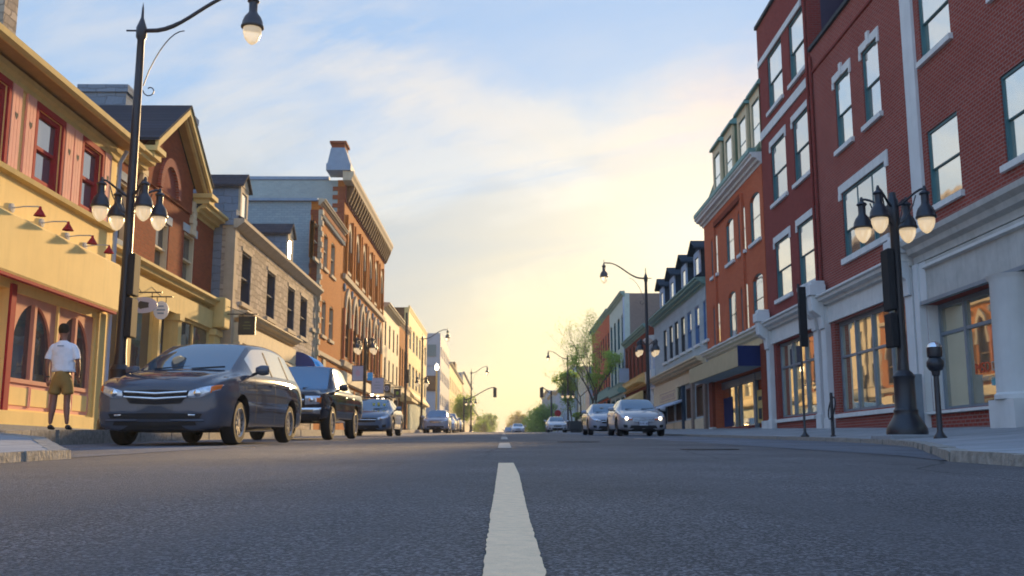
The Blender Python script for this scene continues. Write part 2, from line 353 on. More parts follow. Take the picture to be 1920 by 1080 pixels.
# ---------------------------------------------------------------- ground, road, pavements
def asphalt(name, col, lighter=1.0):
    m, t, b = newmat(name); p = wpos(t)
    fine = t.noise(p, 210.0, 3, .7); vor = t.add('ShaderNodeTexVoronoi'); t.l.new(p, vor.inputs['Vector']); vor.inputs['Scale'].default_value = 150.0
    big = t.noise(p, .35, 5, .6); mid = t.noise(p, 4.0, 4, .6)
    s = t.sep(p); streak = t.noise(t.xyz(t.m('MULTIPLY', s[0], 1.6), t.m('MULTIPLY', s[1], .06), 0.0), 1.0, 4, .6)
    c = t.mix(t.ramp(fine, [(.35, 0.0), (.68, 1.0)]), tuple(x*.3 for x in col), tuple(x*2.0 for x in col))
    c = t.mix(t.m('MULTIPLY', t.ramp(vor.outputs['Color'], [(.56, 0.0), (.70, 1.0)]), .85), c, tuple(min(1, x*4.2) for x in col))
    c = t.mix(t.ramp(big, [(.38, 0.0), (.62, .6)]), c, tuple(x*.55 for x in col))
    c = t.mix(t.ramp(streak, [(.45, 0.0), (.65, .55)]), c, tuple(x*1.6 for x in col))
    # hairline cracks and tar seams
    wv = t.noise(p, 1.1, 5, .6); wx = t.m('ADD', s[0], t.m('MULTIPLY', t.m('SUBTRACT', wv, .5), .5))
    ck = t.add('ShaderNodeTexVoronoi', feature='DISTANCE_TO_EDGE'); t.l.new(t.xyz(wx, t.m('ADD', t.m('MULTIPLY', s[1], .45), t.m('MULTIPLY', wv, .7)), 0.0), ck.inputs['Vector']); ck.inputs['Scale'].default_value = .42
    msk = t.ramp(t.noise(p, .13, 2, .5), [(.46, 0.0), (.56, 1.0)])
    c = t.mix(t.m('MULTIPLY', t.m('MULTIPLY', t.ramp(ck.outputs['Distance'], [(.002, 1.0), (.007, 0.0)]), msk), .75), c, tuple(x*.25 for x in col))
    oil = t.ramp(t.noise(t.xyz(t.m('MULTIPLY', s[0], 1.3), t.m('MULTIPLY', s[1], .5), 9.0), .9, 5, .7), [(.60, 0.0), (.72, .4)])
    c = t.mix(oil, c, tuple(x*.4 for x in col))
    t.put(b.inputs['Base Color'], c)
    b.inputs['Roughness'].default_value = .66; b.inputs['IOR'].default_value = 1.40
    bn = t.add('ShaderNodeBump'); bn.inputs['Strength'].default_value = 1.0; bn.inputs['Distance'].default_value = .009
    h = t.m('ADD', t.m('MULTIPLY', vor.outputs['Distance'], -1.3), t.m('MULTIPLY', fine, .8)); t.l.new(h, bn.inputs['Height']); t.l.new(bn.outputs[0], b.inputs['Normal'])
    return m
M['asphalt'] = asphalt('asphalt', (.080, .077, .080))
M['asphalt2'] = asphalt('worn_asphalt', (.10, .11, .13))
def paving():
    m, t, b = newmat('concrete_pavement'); p = wpos(t); s = t.sep(p)
    br = t.add('ShaderNodeTexBrick'); t.l.new(t.xyz(s[0], s[1], 0.0), br.inputs['Vector']); br.inputs['Scale'].default_value = 1.0; br.offset = 0.0
    br.inputs['Brick Width'].default_value = 1.5; br.inputs['Row Height'].default_value = 1.5; br.inputs['Mortar Size'].default_value = .012
    t.put(br.inputs['Color1'], (.22, .235, .25)); t.put(br.inputs['Color2'], (.29, .30, .31)); t.put(br.inputs['Mortar'], (.07, .07, .07))
    c = t.mix(t.ramp(t.noise(p, 1.3, 6, .65), [(.45, 0.0), (.7, .6)]), br.outputs['Color'], (.13, .13, .135))
    c = t.mix(t.ramp(t.noise(p, 60, 2, .6), [(.55, 0.0), (.75, .5)]), c, (.42, .42, .42))
    t.put(b.inputs['Base Color'], c); b.inputs['Roughness'].default_value = .85
    bn = t.add('ShaderNodeBump'); bn.inputs['Strength'].default_value = .4; bn.inputs['Distance'].default_value = .01
    t.l.new(t.m('ADD', t.m('MULTIPLY', br.outputs['Fac'], -1.0), t.noise(p, 70, 3, .6)), bn.inputs['Height']); t.l.new(bn.outputs[0], b.inputs['Normal']); return m
M['walk'] = paving()
M['kerb'] = plain('granite_kerb', (.27, .25, .22), .85, var=.35, nscale=14, bump=1.0, bscale=22)
M['soil'] = plain('ground_soil', (.10, .10, .08), .9)
M['paint'] = plain('road_paint', (.90, .63, .39), .75, var=.10, nscale=30, bump=.5, bscale=120)

YS = [-25, -5, 0, 1, 2, 3, 4, 5, 6, 7, 8, 9, 10, 12, 14, 16, 18, 20, 25, 30, 40, 50, 60, 70, 80, 90, 100, 110, 130, 170, 250, 400, 900]
def sheet(name, mat, xs, ys, zf, parent=None):
    mb = MB(); nx = len(xs)
    for y in ys:
        for x in xs: mb.v.append((x, y, zf(x, y)))
    for j in range(len(ys)-1):
        for i in range(nx-1):
            a = j*nx+i; mb.f.append((a, a+1, a+nx+1, a+nx)); mb.mi.append(0)
    return mb.build(name, mat, parent)
tag(sheet('ground', M['soil'], [-1500, -60, 60, 1500], [-60]+YS+[4000], lambda x, y: G(y)-.06), kind='structure')
tag(sheet('road', M['asphalt'], [-30, -12, -8, -4, 0, 4, 8, 12, 30], YS, lambda x, y: G(y)), kind='structure')
KR = [(-25, 3.4), (7.7, 3.4), (8.3, 3.62), (14, 5.7), (17.5, 6.45), (21, 6.7), (900, 6.7)]
KL = [(-25, 3.62), (8.5, 3.62), (9.1, 3.95), (11.5, 5.2), (13.4, 6.9), (15, 7.0), (900, 7.0)]
def kx(K, y):
    for (a, xa), (b, xb) in zip(K, K[1:]):
        if a <= y <= b: return xa + (xb-xa)*(y-a)/(b-a)
    return K[-1][1]
def offR(x, y):
    d = max(0, min(3.1, x-kx(KR, y))); return .07+.04*d+.015*d*d
def offL(x, y):
    return .06+.18*max(0, min(1, (abs(x)-3.6)/3.7))
def WALKZ(x, y): return G(y) + (offR(x, y) if x > 0 else offL(x, y))
ysw = sorted(set([y for y in YS] + [k[0] for k in KR] + [k[0] for k in KL] + [8.7, 9.5, 11, 13, 15, 17]))
ysw = [y for y in ysw if y <= 400]
for side, K in ((1, KR), (-1, KL)):
    mb = MB(); n = 9
    for y in ysw:
        k0 = kx(K, y)+.17
        for i in range(n):
            x = (k0 + (15-k0)*(i/(n-1))**1.5)*side
            mb.v.append((x, y, WALKZ(x, y)))
    for j in range(len(ysw)-1):
        for i in range(n-1):
            a = j*n+i; mb.f.append((a, a+1, a+n+1, a+n)); mb.mi.append(0)
    tag(mb.build('pavement', M['walk']), kind='structure')
    # kerb stones: rough-topped, individual lengths
    mb = MB(); yy = -4.0; rnd = random.Random(3+side)
    cuts = [y for y in [k[0] for k in K]]
    while yy < 330:
        ln = (.9 if yy < 25 else 1.8 if yy < 60 else 12)
        y1 = yy+ln
        for c in cuts:
            if yy+.15 < c < y1: y1 = c
        xa, xb = kx(K, yy), kx(K, y1); j = rnd.uniform(-.012, .012) if yy < 60 else 0
        q = [(side*(xa+j), yy+.006), (side*(xa+.19+j), yy+.006), (side*(xb+.19+j), y1-.006), (side*(xb+j), y1-.006)]
        z = lambda p: WALKZ(side*(kx(K, p[1])+.17), p[1])+.004
        top = [(p[0], p[1], z(p)+rnd.uniform(-.006, .006)) for p in q]; top[0] = (q[0][0]+side*.02, q[0][1], top[0][2]); top[3] = (q[3][0]+side*.02, q[3][1], top[3][2])
        bot = [(p[0], p[1], G(p[1])-.2) for p in q]
        mb.face(top)
        for i in range(4): mb.face([bot[i], bot[(i+1) % 4], top[(i+1) % 4], top[i]])
        yy = y1
    tag(mb.build('kerb', M['kerb']), kind='structure')
# worn strips where cars park
for side, K in ((1, KR), (-1, KL)):
    mb = MB()
    ys2 = [7.9 if side > 0 else 8.7, 9.5, 10.5, 12, 13.4, 15, 18, 21, 25, 30, 40, 60, 80, 100, 110]
    for y0, y1 in zip(ys2, ys2[1:]):
        a0, a1 = kx(K, y0), kx(K, y1); i0 = min(a0-.03, 3.7); i1 = min(a1-.03, 3.7)
        mb.face([(side*i0, y0, G(y0)+.004), (side*i1, y1, G(y1)+.004), (side*(a1+.02), y1, G(y1)+.004), (side*(a0+.02), y0, G(y0)+.004)])
    tag(mb.build('parking_lane', M['asphalt2']), kind='structure')
# painted centre line
def line(name, left, right, mat=None):
    mb = MB(); rnd = random.Random(5)
    L = [onG(*p) for p in left]; Rr = [onG(*p) for p in right]
    def fine(P):
        o = []
        for a, b in zip(P, P[1:]):
            n = max(2, int(abs(b[1]-a[1])/.035))
            for i in range(n): o.append((a[0]+(b[0]-a[0])*i/n + rnd.uniform(-.0022, .0022), a[1]+(b[1]-a[1])*i/n))
        o.append(P[-1]); return o
    def at(P, y):
        for a, b in zip(P, P[1:]):
            if min(a[1], b[1]) <= y <= max(a[1], b[1]): return a[0]+(b[0]-a[0])*(y-a[1])/(b[1]-a[1]+1e-9)
        return P[-1][0] if abs(y-P[-1][1]) < abs(y-P[0][1]) else P[0][0]
    L = fine(L); Rr = fine(Rr)
    ys = [p[1] for p in L]
    for i in range(len(ys)-1):
        y0, y1 = ys[i], ys[i+1]
        mb.face([(L[i][0], y0, G(y0)+.005), (at(Rr, y0)+rnd.uniform(-.001, .001), y0, G(y0)+.005), (at(Rr, y1), y1, G(y1)+.005), (L[i+1][0], y1, G(y1)+.005)])
    return mb
ml = line('l', [(904, 1180), (906.2, 1080), (911.9, 1025.7), (919.7, 966), (926.1, 929.7), (931.5, 890.8), (934.5, 869.0)],
          [(1040, 1180), (1022.9, 1080), (1007.9, 1025.7), (991, 966), (981.9, 929.7), (973.5, 890.8), (963, 869.0)])
tag(ml.build('centre_line', M['paint']), kind='structure')
mb = MB()
for (y0, y1) in ((13.2, 18.4), (25.5, 35), (48, 60), (74, 92)):
    mb.face([(-.02-.06, y0, G(y0)+.005), (.10, y0, G(y0)+.005), (.10, y1, G(y1)+.005), (-.08, y1, G(y1)+.005)])
tag(mb.build('lane_markings', plain('worn_road_paint', (.42, .38, .32), .8, var=.3, nscale=12)), kind='structure')
mb = MB()
for yy in (13.9, 22.2, 30.5, 39):
    mb.box(-4.25, -3.45, yy, yy+.10, G(yy)+.002, G(yy)+.008)
for yy in (27, 35): mb.box(3.5, 4.2, yy, yy+.1, G(yy)+.002, G(yy)+.008)
tag(mb.build('parking_markings', M['paint']), kind='structure')
# iron covers in the carriageway
for (px, py, r, lab) in ((1330, 843, .36, 'iron manhole cover in the right lane nearest the camera'), (1085, 829, .42, 'iron manhole cover further up the road right of centre')):
    x, y = onG(px, py); mb = MB(); mb.lathe([(r, -.02), (r, .007), (r-.03, .009), (r-.04, .006), (.001, .006)], (x, y, G(y)), 28)
    tag(mb.build('manhole_cover', plain('cast_iron', (.06, .055, .055), .5, .6), org=(0, 0, 0)), lab, 'manhole cover')

# ---------------------------------------------------------------- building kit
RW = random.Random(99)
class Bld:
    def __init__(s, name, label, X, Y0, Y1, ztop, depth, wall, side, wcat='building', roofmat=None, zbase=None):
        s.X, s.Y0, s.Y1, s.zt, s.dep = X, Y0, Y1, ztop, depth
        s.sg = 1 if X > 0 else -1
        s.zb = G(Y0)+.1 if zbase is None else zbase
        s.org = (X, (Y0+Y1)/2, G((Y0+Y1)/2))
        s.root = empty(name, s.org, label, wcat); s.op = []; s.wm = wall; s.sm = side; s.rm = roofmat; s.extra = MB()
    def P(s, u, w, z): return (s.X - s.sg*w, u, z)
    def bx(s, mb, u0, u1, w0, w1, z0, z1): mb.box(s.X-s.sg*w0, s.X-s.sg*w1, u0, u1, z0, z1); return mb
    def part(s, name, mat, mb, parent=None, smooth=False, bevel=0): return mb.build(name, mat, parent or s.root, s.org, smooth, bevel)
    def box(s, name, mat, u0, u1, w0, w1, z0, z1, parent=None, bevel=0):
        return s.part(name, mat, s.bx(MB(), u0, u1, w0, w1, z0, z1), parent, bevel=bevel)
    def prof(s, name, mat, u0, u1, prof, parent=None, mb=None):
        """prof: [(w,z)] closed outline swept along the street"""
        m_ = mb or MB(); m_.prism([s.P(u0, w, z) for w, z in prof], (0, u1-u0, 0))
        return s.part(name, mat, m_, parent) if mb is None else m_
    def cornice(s, name, mat, u0, u1, z, out=.5, h=.4, parent=None, steps=3):
        pr = [(-.05, z-h), (.03, z-h), (.05, z-.80*h), (.38*out, z-.74*h), (.42*out, z-.52*h), (.78*out, z-.44*h), (.82*out, z-.24*h), (out, z-.15*h), (out, z), (-.05, z+.03)]
        return s.prof(name, mat, u0, u1, pr, parent)
    def px(s, xl, yt, yb, xr, back=0):
        """photograph extents of an opening (left edge top / bottom, right x) -> u0,u1,z0,z1 on the facade plane"""
        X = s.X + s.sg*back
        ym = (yt+yb)/2
        a = onX(X, xl, yt); b = onX(X, xl, yb); c = onX(X, xr, ym); d = onX(X, xl, ym)
        return (min(c[0], d[0]), max(c[0], d[0]), b[1], a[1])
    def window(s, u0, u1, z0, z1, fm, glass, depth=.16, fw=.07, cols=1, rails=(.5,), sill=None, lintel=None, lh=.22, key=False, arch=None,
               lex=.12, sh=.13, blind=False, sub=True, name='window', ears=False, proud=.03):
        s.op.append((u0, u1, z0, z1, depth+.06, arch))
        if glass is M['glassR']: glass = M[RW.choice(('glassR', 'glassR', 'glassR2', 'glassR3'))]
        f = MB()
        s.bx(f, u0, u0+fw, -depth-.03, -.03, z0, z1); s.bx(f, u1-fw, u1, -depth-.03, -.03, z0, z1)
        s.bx(f, u0+fw, u1-fw, -depth-.03, -.03, z1-fw, z1); s.bx(f, u0+fw, u1-fw, -depth-.03, -.03, z0, z0+fw)
        H = z1-z0
        for c in range(1, cols):
            uc = u0+(u1-u0)*c/cols; s.bx(f, uc-fw*.55, uc+fw*.55, -depth-.03, -.05, z0+fw, z1-fw)
        for r in rails:
            zc = z0+H*r
            for c in range(cols):
                ua = u0+(u1-u0)*c/cols+(fw if c == 0 else fw*.55); ub = u0+(u1-u0)*(c+1)/cols-(fw if c == cols-1 else fw*.55)
                s.bx(f, ua, ub, -depth-.02, -.07, zc-fw*.4, zc+fw*.4)
        fo = s.part(name, fm, f)
        p = MB()
        if arch:
            pts = [(a, b) for a, b in arch_pts(u0+.01, u1-.01, z1-(u1-u0)*arch_h(arch), z1-.01, arch)]
            poly = [s.P(u0+.01, -depth, z0+.01), s.P(u1-.01, -depth, z0+.01)] + [s.P(a, -depth, b) for a, b in reversed(pts)]
            p.prism(poly, (s.sg*.02, 0, 0))
        else: s.bx(p, u0+.02, u1-.02, -depth-.02, -depth+.012, z0+.02, z1-.02)
        if len(rails) == 1 and not arch:
            zc = z0+H*rails[0]; p = MB()
            s.bx(p, u0+.02, u1-.02, -depth+.02, -depth+.04, zc, z1-.02); s.bx(p, u0+.02, u1-.02, -depth-.03, -depth-.01, z0+.02, zc)
        s.part('pane', glass, p, fo)
        if sill is not None:
            s.box('sill', sill, u0-.1, u1+.1, -.02, .09, z0-sh, z0-.003, fo)
        if lintel is not None:
            l = MB(); s.bx(l, u0-lex, u1+lex, -.02, proud, z1+.003, z1+lh)
            if ears:
                s.bx(l, u0-lex, u0-.003, -.02, proud+.01, z1-.18, z1+.003); s.bx(l, u1+.003, u1+lex, -.02, proud+.01, z1-.18, z1+.003)
            if key:
                uc = (u0+u1)/2; s.bx(l, uc-.09, uc+.09, -.02, proud+.03, z1+.0, z1+lh+.14)
            s.part('lintel', lintel, l, fo)
        return fo
    def hole(s, u0, u1, z0, z1, depth=.3, arch=None): s.op.append((u0, u1, z0, z1, depth, arch))
    def finish(s, thick=.42, roof=True, wall_top=None):
        zt = s.zt if wall_top is None else wall_top
        us = sorted({s.Y0, s.Y1} | {o[0] for o in s.op} | {o[1] for o in s.op}); zs = sorted({s.zb-.6, zt} | {o[2] for o in s.op} | {o[3] for o in s.op})
        us = [a for a in us if s.Y0-1e-6 <= a <= s.Y1+1e-6]; zs = [z for z in zs if s.zb-.61 <= z <= zt+1e-6]
        mb = s.extra
        for a, b in zip(us, us[1:]):
            if b-a < 1e-5: continue
            run = None
            for c, d in zip(zs, zs[1:]):
                uc, zc = (a+b)/2, (c+d)/2
                hole = any(o[0] < uc < o[1] and o[2] < zc < o[3] for o in s.op)
                if not hole: mb.face([s.P(a, 0, c), s.P(b, 0, c), s.P(b, 0, d), s.P(a, 0, d)])
        for (a, b, c, d, dp, ar) in s.op:
            w = -min(dp, thick-.02)
            mb.face([s.P(a, 0, c), s.P(a, w, c), s.P(a, w, d), s.P(a, 0, d)]); mb.face([s.P(b, 0, c), s.P(b, w, c), s.P(b, w, d), s.P(b, 0, d)])
            mb.face([s.P(a, 0, c), s.P(b, 0, c), s.P(b, w, c), s.P(a, w, c)]); mb.face([s.P(a, 0, d), s.P(b, 0, d), s.P(b, w, d), s.P(a, w, d)])
            if ar:
                pts = arch_pts(a, b, d-(b-a)*arch_h(ar), d, ar); n = len(pts)
                for half in (pts[:n//2+1], pts[n//2:]):
                    cu = a if half[0][0] == a else b
                    poly = [s.P(cu, -.004, d)] + [s.P(x, -.004, z) for x, z in half]
                    for i in range(1, len(poly)-1): mb.prism([poly[0], poly[i], poly[i+1]], (s.sg*.14, 0, 0))
        for y in (s.Y0, s.Y1): mb.face([s.P(y, 0, s.zb-.6), s.P(y, -thick, s.zb-.6), s.P(y, -thick, zt), s.P(y, 0, zt)])
        mb.face([s.P(s.Y0, 0, zt), s.P(s.Y1, 0, zt), s.P(s.Y1, -thick, zt), s.P(s.Y0, -thick, zt)])
        s.wall = s.part('wall', s.wm, mb)
        b = MB(); s.bx(b, s.Y0, s.Y1, -s.dep, -thick, s.zb-.6, s.zt-.02); s.part('side_wall', s.sm, b)
        if s.rm:
            s.box('roof', s.rm, s.Y0-.05, s.Y1+.05, -s.dep, -.05, s.zt+.0, s.zt+.14)
def arch_h(kind): return .5 if kind == 'round' else (.18 if kind == 'seg' else 1.1)
def arch_pts(u0, u1, zs, z1, kind, n=12):
    pts = []; c = (u0+u1)/2; h = z1-zs
    for i in range(n+1):
        f = i/n
        if kind in ('round', 'seg'):
            an = math.pi*(1-f); pts.append((c+(u1-c)*math.cos(an), zs+h*math.sin(an)))
        else:
            k = abs(2*f-1); pts.append((u0+(u1-u0)*f, zs+h*math.sqrt(max(0, 1-k**2))*(1-.0*k) if k > .55 else zs+h*(1-.30*k)))
    pts[0] = (u0, zs); pts[-1] = (u1, zs)
    return pts
def text(name, s, mat, size, loc, rot, parent=None, ext=.004, align='CENTER', sx=1.0):
    c = bpy.data.curves.new(name, 'FONT'); c.body = s; c.size = size; c.extrude = ext; c.align_x = align; c.align_y = 'CENTER'
    o = bpy.data.objects.new('tmp', c); COL.objects.link(o)
    dg = bpy.context.evaluated_depsgraph_get(); me = bpy.data.meshes.new_from_object(o.evaluated_get(dg)); bpy.data.objects.remove(o)
    me.materials.clear(); me.materials.append(mat)
    o = bpy.data.objects.new(name, me); COL.objects.link(o); o.parent = parent; o.location = loc; o.rotation_euler = rot; o.scale = (sx, 1, 1)
    return o
# ================================================================ LEFT SIDE
# ---- yellow corner shop
b = Bld('yellow_shop', 'yellow rendered two-storey shop with salmon shutters and arched pink shop windows', -9.2, 11.0, 22.95, 7.42, 9, M['yellow'], M['yellow'])
zt, zw0, zw1 = 7.42, 5.5, 6.93
for u0, u1 in ((11.6, 12.75), (13.5, 14.65), (15.35, 16.5), (18.85, 19.95), (21.0, 22.0)) :
    if u0 == 15.35: u0, u1 = 16.55, 17.65
    if u0 == 13.5: u0, u1 = 14.2, 15.3
    fo = b.window(u0, u1, zw0, zw1, M['redp'], M['glassW'], depth=.13, fw=.09, rails=(.5,), sill=None)
    s_ = MB()   # red surround lining the reveal
    b.bx(s_, u0-.10, u0-.002, -.04, .05, zw0-.02, zw1+.12); b.bx(s_, u1+.002, u1+.10, -.04, .05, zw0-.02, zw1+.12)
    b.bx(s_, u0-.002, u1+.002, -.04, .05, zw1+.002, zw1+.12)
    pass
    b.part('surround', M['redp'], s_, fo)
    for sgn, ua, ub in ((-1, u0-.50, u0-.13), (1, u1+.13, u1+.50)):
        if ub > 22.8: ub = 22.78
        sh = MB(); n = 3; wd = (ub-ua)/n
        for k in range(n): b.bx(sh, ua+k*wd+.006, ua+(k+1)*wd-.006, .01, .055, zw0-.05, zw1+.12)
        b.bx(sh, ua+.01, ub-.01, .012, .04, zw0-.04, zw1+.1)
        so = b.part('shutter', M['pink'], sh)
        cu, cz = (ua+ub)/2, zw0+.98
        heart = [(0, -.09), (.055, -.02), (.06, .03), (.03, .055), (0, .03), (-.03, .055), (-.06, .03), (-.055, -.02)]
        b.part('heart_cutout', M['darkF'], MB().prism([b.P(cu+x, .056, cz+z) for x, z in heart], (.002, 0, 0)), so)
# eaves: soffit, fascia, gutter, moulding
b.prof('soffit', M['soffit'], 10.9, 23.0, [(-.02, 7.36), (.46, 7.36), (.46, 7.40), (-.02, 7.40)])
b.prof('gutter', M['cream'], 10.9, 23.05, [(.46, 7.33), (.52, 7.31), (.60, 7.36), (.61, 7.47), (.57, 7.47), (.46, 7.44)])
b.prof('eaves_moulding', M['cream'], 11.0, 22.94, [(0.002, 7.02), (.05, 7.05), (.06, 7.14), (.12, 7.2), (.14, 7.3), (0.002, 7.3)])
b.prof('roof', M['slate'], 10.8, 23.0, [(.5, 7.45), (.5, 7.49), (-4.5, 9.1), (-9, 7.5), (-9, 7.42)])
# ledge, sign board
b.prof('sill_band', M['cream'], 11.0, 22.85, [(0.002, 5.30), (.12, 5.33), (.14, 5.42), (0.002, 5.46)])
b.prof('sign_board', M['yellow'], 11.0, 22.75, [(0.002, 3.42), (.30, 3.42), (.32, 3.46), (.32, 4.48), (.29, 4.52), (0.002, 4.56)])
b.prof('board_trim', M['redp'], 11.0, 22.7, [(.20, 3.36), (.31, 3.36), (.31, 3.415), (.20, 3.415)])
for k, (px, py) in enumerate(((-70, 330), (23, 390), (79, 418), (127, 444), (160, 462))):
    u, z = onX(-9.17, px, py); lamp = MB()
    lamp.lathe([(.001, 0), (.09, .0), (.09, .04), (.001, .05)], (-9.2, u, z), 12, axis='x')
    w = .55; lamp.tube([b.P(u, .03, z), b.P(u, .25, z+.03), b.P(u, w-.05, z+.03), b.P(u, w, z-.0)], .013, 6)
    lo = b.part('gooseneck_lamp', M['concrete'], lamp)
    b.part('shade', M['redp'], MB().lathe([(.02, .05), (.03, .0), (.05, -.03), (.11, -.13), (.105, -.13), (.001, -.02)], b.P(u, w, z-.02), 12), lo, smooth=True)
# shopfront
uA0, uA1, z0s = 17.85, 19.75, 1.62
def arched_pair(u0, u1, z0, z1):
    b.op.append((u0, u1, z0-.58, z1+.12, .16, None))
    fr = MB(); W = -.05; um = (u0+u1)/2
    fr.cur = 0
    pts = arch_pts(u0+.1, u1-.1, z1-(u1-u0)*.55, z1, 'round', 18)
    # pink panel with arched opening: built as strips above the curve
    for i in range(len(pts)-1):
        (a, za), (c, zc) = pts[i], pts[i+1]
        fr.prism([b.P(a, W, za), b.P(c, W, zc), b.P(c, W, z1+.12), b.P(a, W, z1+.12)], (-.07, 0, 0))
    b.bx(fr, u0, u0+.1, W-.07, W, z0-.08, z1+.12); b.bx(fr, u1-.1, u1, W-.07, W, z0-.08, z1+.12)
    b.bx(fr, um-.05, um+.05, W-.07, W+.03, z0, z1-.004); b.bx(fr, u0+.1, u1-.1, W-.07, W+.04, z0-.08, z0)
    fo = b.part('shop_window', M['pink2'], fr)
    poly = [b.P(u0+.1, W-.05, z0), b.P(u1-.1, W-.05, z0)] + [b.P(a, W-.05, c) for a, c in reversed(pts)]
    b.part('pane', M['glassL'], MB().prism(poly, (-.02, 0, 0)), fo)
    pf = MB(); pn = MB()
    b.bx(pf, u0, u1, W-.07, W, z0-.58, z0-.08)
    for i in range(2):
        a = u0+.08+i*(u1-u0-.06)/2; c = a+(u1-u0-.06)/2-.1
        b.bx(pn, a, c, W-.001, W+.015, z0-.50, z0-.16)
        b.bx(pf, a-.03, a-.001, W-.001, W+.03, z0-.53, z0-.13); b.bx(pf, c+.001, c+.03, W-.001, W+.03, z0-.53, z0-.13)
    b.part('stall_riser', M['pink'], pf, fo); b.part('riser_panel', M['yellow'], pn, fo)
arched_pair(18.58, 20.44, 1.62, 3.10); arched_pair(20.5, 22.3, 1.62, 3.10); arched_pair(14.4, 16.5, 1.62, 3.1)
u0, u1 = 17.25, 18.35; b.op.append((u0, u1, .75, 3.25, .35, None))
d = MB(); b.bx(d, u0+.0, u1-.0, -.30, -.24, .78, 3.25); do = b.part('door', M['redp'], d)
b.box('glazing', M['glassL'], u0+.15, u1-.15, -.239, -.23, 1.5, 2.95, do); b.box('handle', M['chrome'], u1-.12, u1-.09, -.23, -.16, 1.55, 1.95, do)
for q in ((17.6, 1.95), (17.75, 2.25), (17.55, 1.7)): b.box('notice', M['white'], q[0], q[0]+.22, -.229, -.225, q[1], q[1]+.2, do)
b.part('door_case', M['redp'], b.bx(b.bx(MB(), 17.12, 17.24, -.1, .05, .8, 3.35), 18.36, 18.55, -.1, .05, .8, 3.35))
for q in ((18.85, 2.15, 'white'), (18.95, 2.7, 'orange')): b.box('window_sticker', M[q[2]], q[0], q[0]+.25, -.205, -.2, q[1], q[1]+.18)
b.box('plinth', M['yellow'], 11.0, 22.35, .0, .10, .40, 1.0); b.box('base_course', M['walk'], 11.0, 22.9, .0, .16, .2, .74)
b.box('corner_pilaster', M['cream'], 22.38, 22.75, -.01, .06, .5, 3.36)
dp = MB(); dp.tube([(-8.95, 22.86, 7.3), (-9.1, 22.86, 7.0), (-9.1, 22.86, .8)], .05, 8); b.part('downpipe', M['paleblue'], dp, smooth=True)
b.finish()
ch = MB(); ch.box(-13.3, -11.35, 21.35, 21.95, 7.6, 11.6); ch.box(-13.38, -11.27, 21.28, 22.02, 11.6, 11.8)
b.part('chimney', M['stone'], ch)

# ---- red brick gabled building
b = Bld('red_brick_gabled_building', 'red brick building with steep front gable, slate roof and cream shopfront', -9.9, 22.98, 33.25, 7.75, 9, M['brickB'], M['brickB'])
for q in ((291, 405, 510, 316), (343, 431, 533, 364)):
    u0, u1, z0, z1 = b.px(*q); b.window(u0, u1, z0, z1, M['cream2'], M['glassL'], depth=.2, sill=M['stoneB'], lintel=M['stoneB'], lh=.25, lex=.15)
b.window(24.6, 25.7, 5.6, 7.2, M['cream2'], M['glassL'], depth=.2, sill=M['stoneB'], lintel=M['stoneB'])
ga, gb, gz, gp = 26.35, 30.9, 7.75, 10.05; gm = (ga+gb)/2
g_ = MB(); g_.prism([b.P(ga+.25, .06, 7.62), b.P(gb-.25, .06, 7.62), b.P(gb-.25, .06, 8.55), b.P(gm, .06, gp), b.P(ga+.25, .06, 8.55)], (-.5, 0, 0))
go = b.part('gable', M['brickB'], g_)
# blind round arch in the gable
am, aw = (27.75+29.0)/2, 1.35; pts_o = arch_pts(am-aw/2-.22, am+aw/2+.22, 7.7, 8.75, 'round', 16); pts_i = arch_pts(am-aw/2, am+aw/2, 7.7, 8.5, 'round', 16)
ar = MB()
for i in range(16):
    ar.prism([b.P(*( pts_i[i][0], .0, 0))[:1] + (pts_i[i][0], pts_i[i][1]), b.P(0,0,0)[:1]+(pts_i[i+1][0], pts_i[i+1][1]), b.P(0,0,0)[:1]+(pts_o[i+1][0], pts_o[i+1][1]), b.P(0,0,0)[:1]+(pts_o[i][0], pts_o[i][1])], (.16, 0, 0))
b.part('brick_arch', M['brickR'], ar, go)
b.part('arch_recess', M['brickR2'], MB().prism([b.P(a, .065, c) for a, c in pts_i], (.004, 0, 0)), go)
# bargeboards and returns
bb = MB()
for sgn in (-1, 1):
    ue = gm+sgn*(gm-ga+.25)
    for (wo, t0, t1, s_) in ((.52, -.02, .20, 0), (.40, -.16, -.03, 0)):
        bb.prism([b.P(ue, wo, 8.42+t0), b.P(gm, wo, 10.22+t0), b.P(gm, wo, 10.22+t1), b.P(ue, wo, 8.42+t1)], (-.09, 0, 0))
    bb.box(b.X+.0, b.X+.62, ue-.35, ue+.35, 8.22, 8.36); bb.box(b.X+.0, b.X+.52, ue-.27, ue+.27, 8.05, 8.22)
b.part('bargeboard', M['cream'], bb, go)
sf = MB()
for sgn in (-1, 1):
    ue = gm+sgn*(gm-ga+.25)
    sf.prism([b.P(ue, .42, 8.34), b.P(gm, .42, 10.14), b.P(gm, .42, 10.19), b.P(ue, .42, 8.39)], (-.36, 0, 0))
b.part('gable_soffit', M['soffit'], sf, go)
for sgn in (-1, 1):
    ue = gm+sgn*(gm-ga-.05)
    qn = MB()
    for k in range(6): b.bx(qn, ue-.22+(.06 if k % 2 else 0), ue+.22-(.06 if k % 2 else 0), .0, .11, 7.0+k*.18, 7.0+k*.18+.165)
    b.part('corbel', M['cream2'], qn, go)
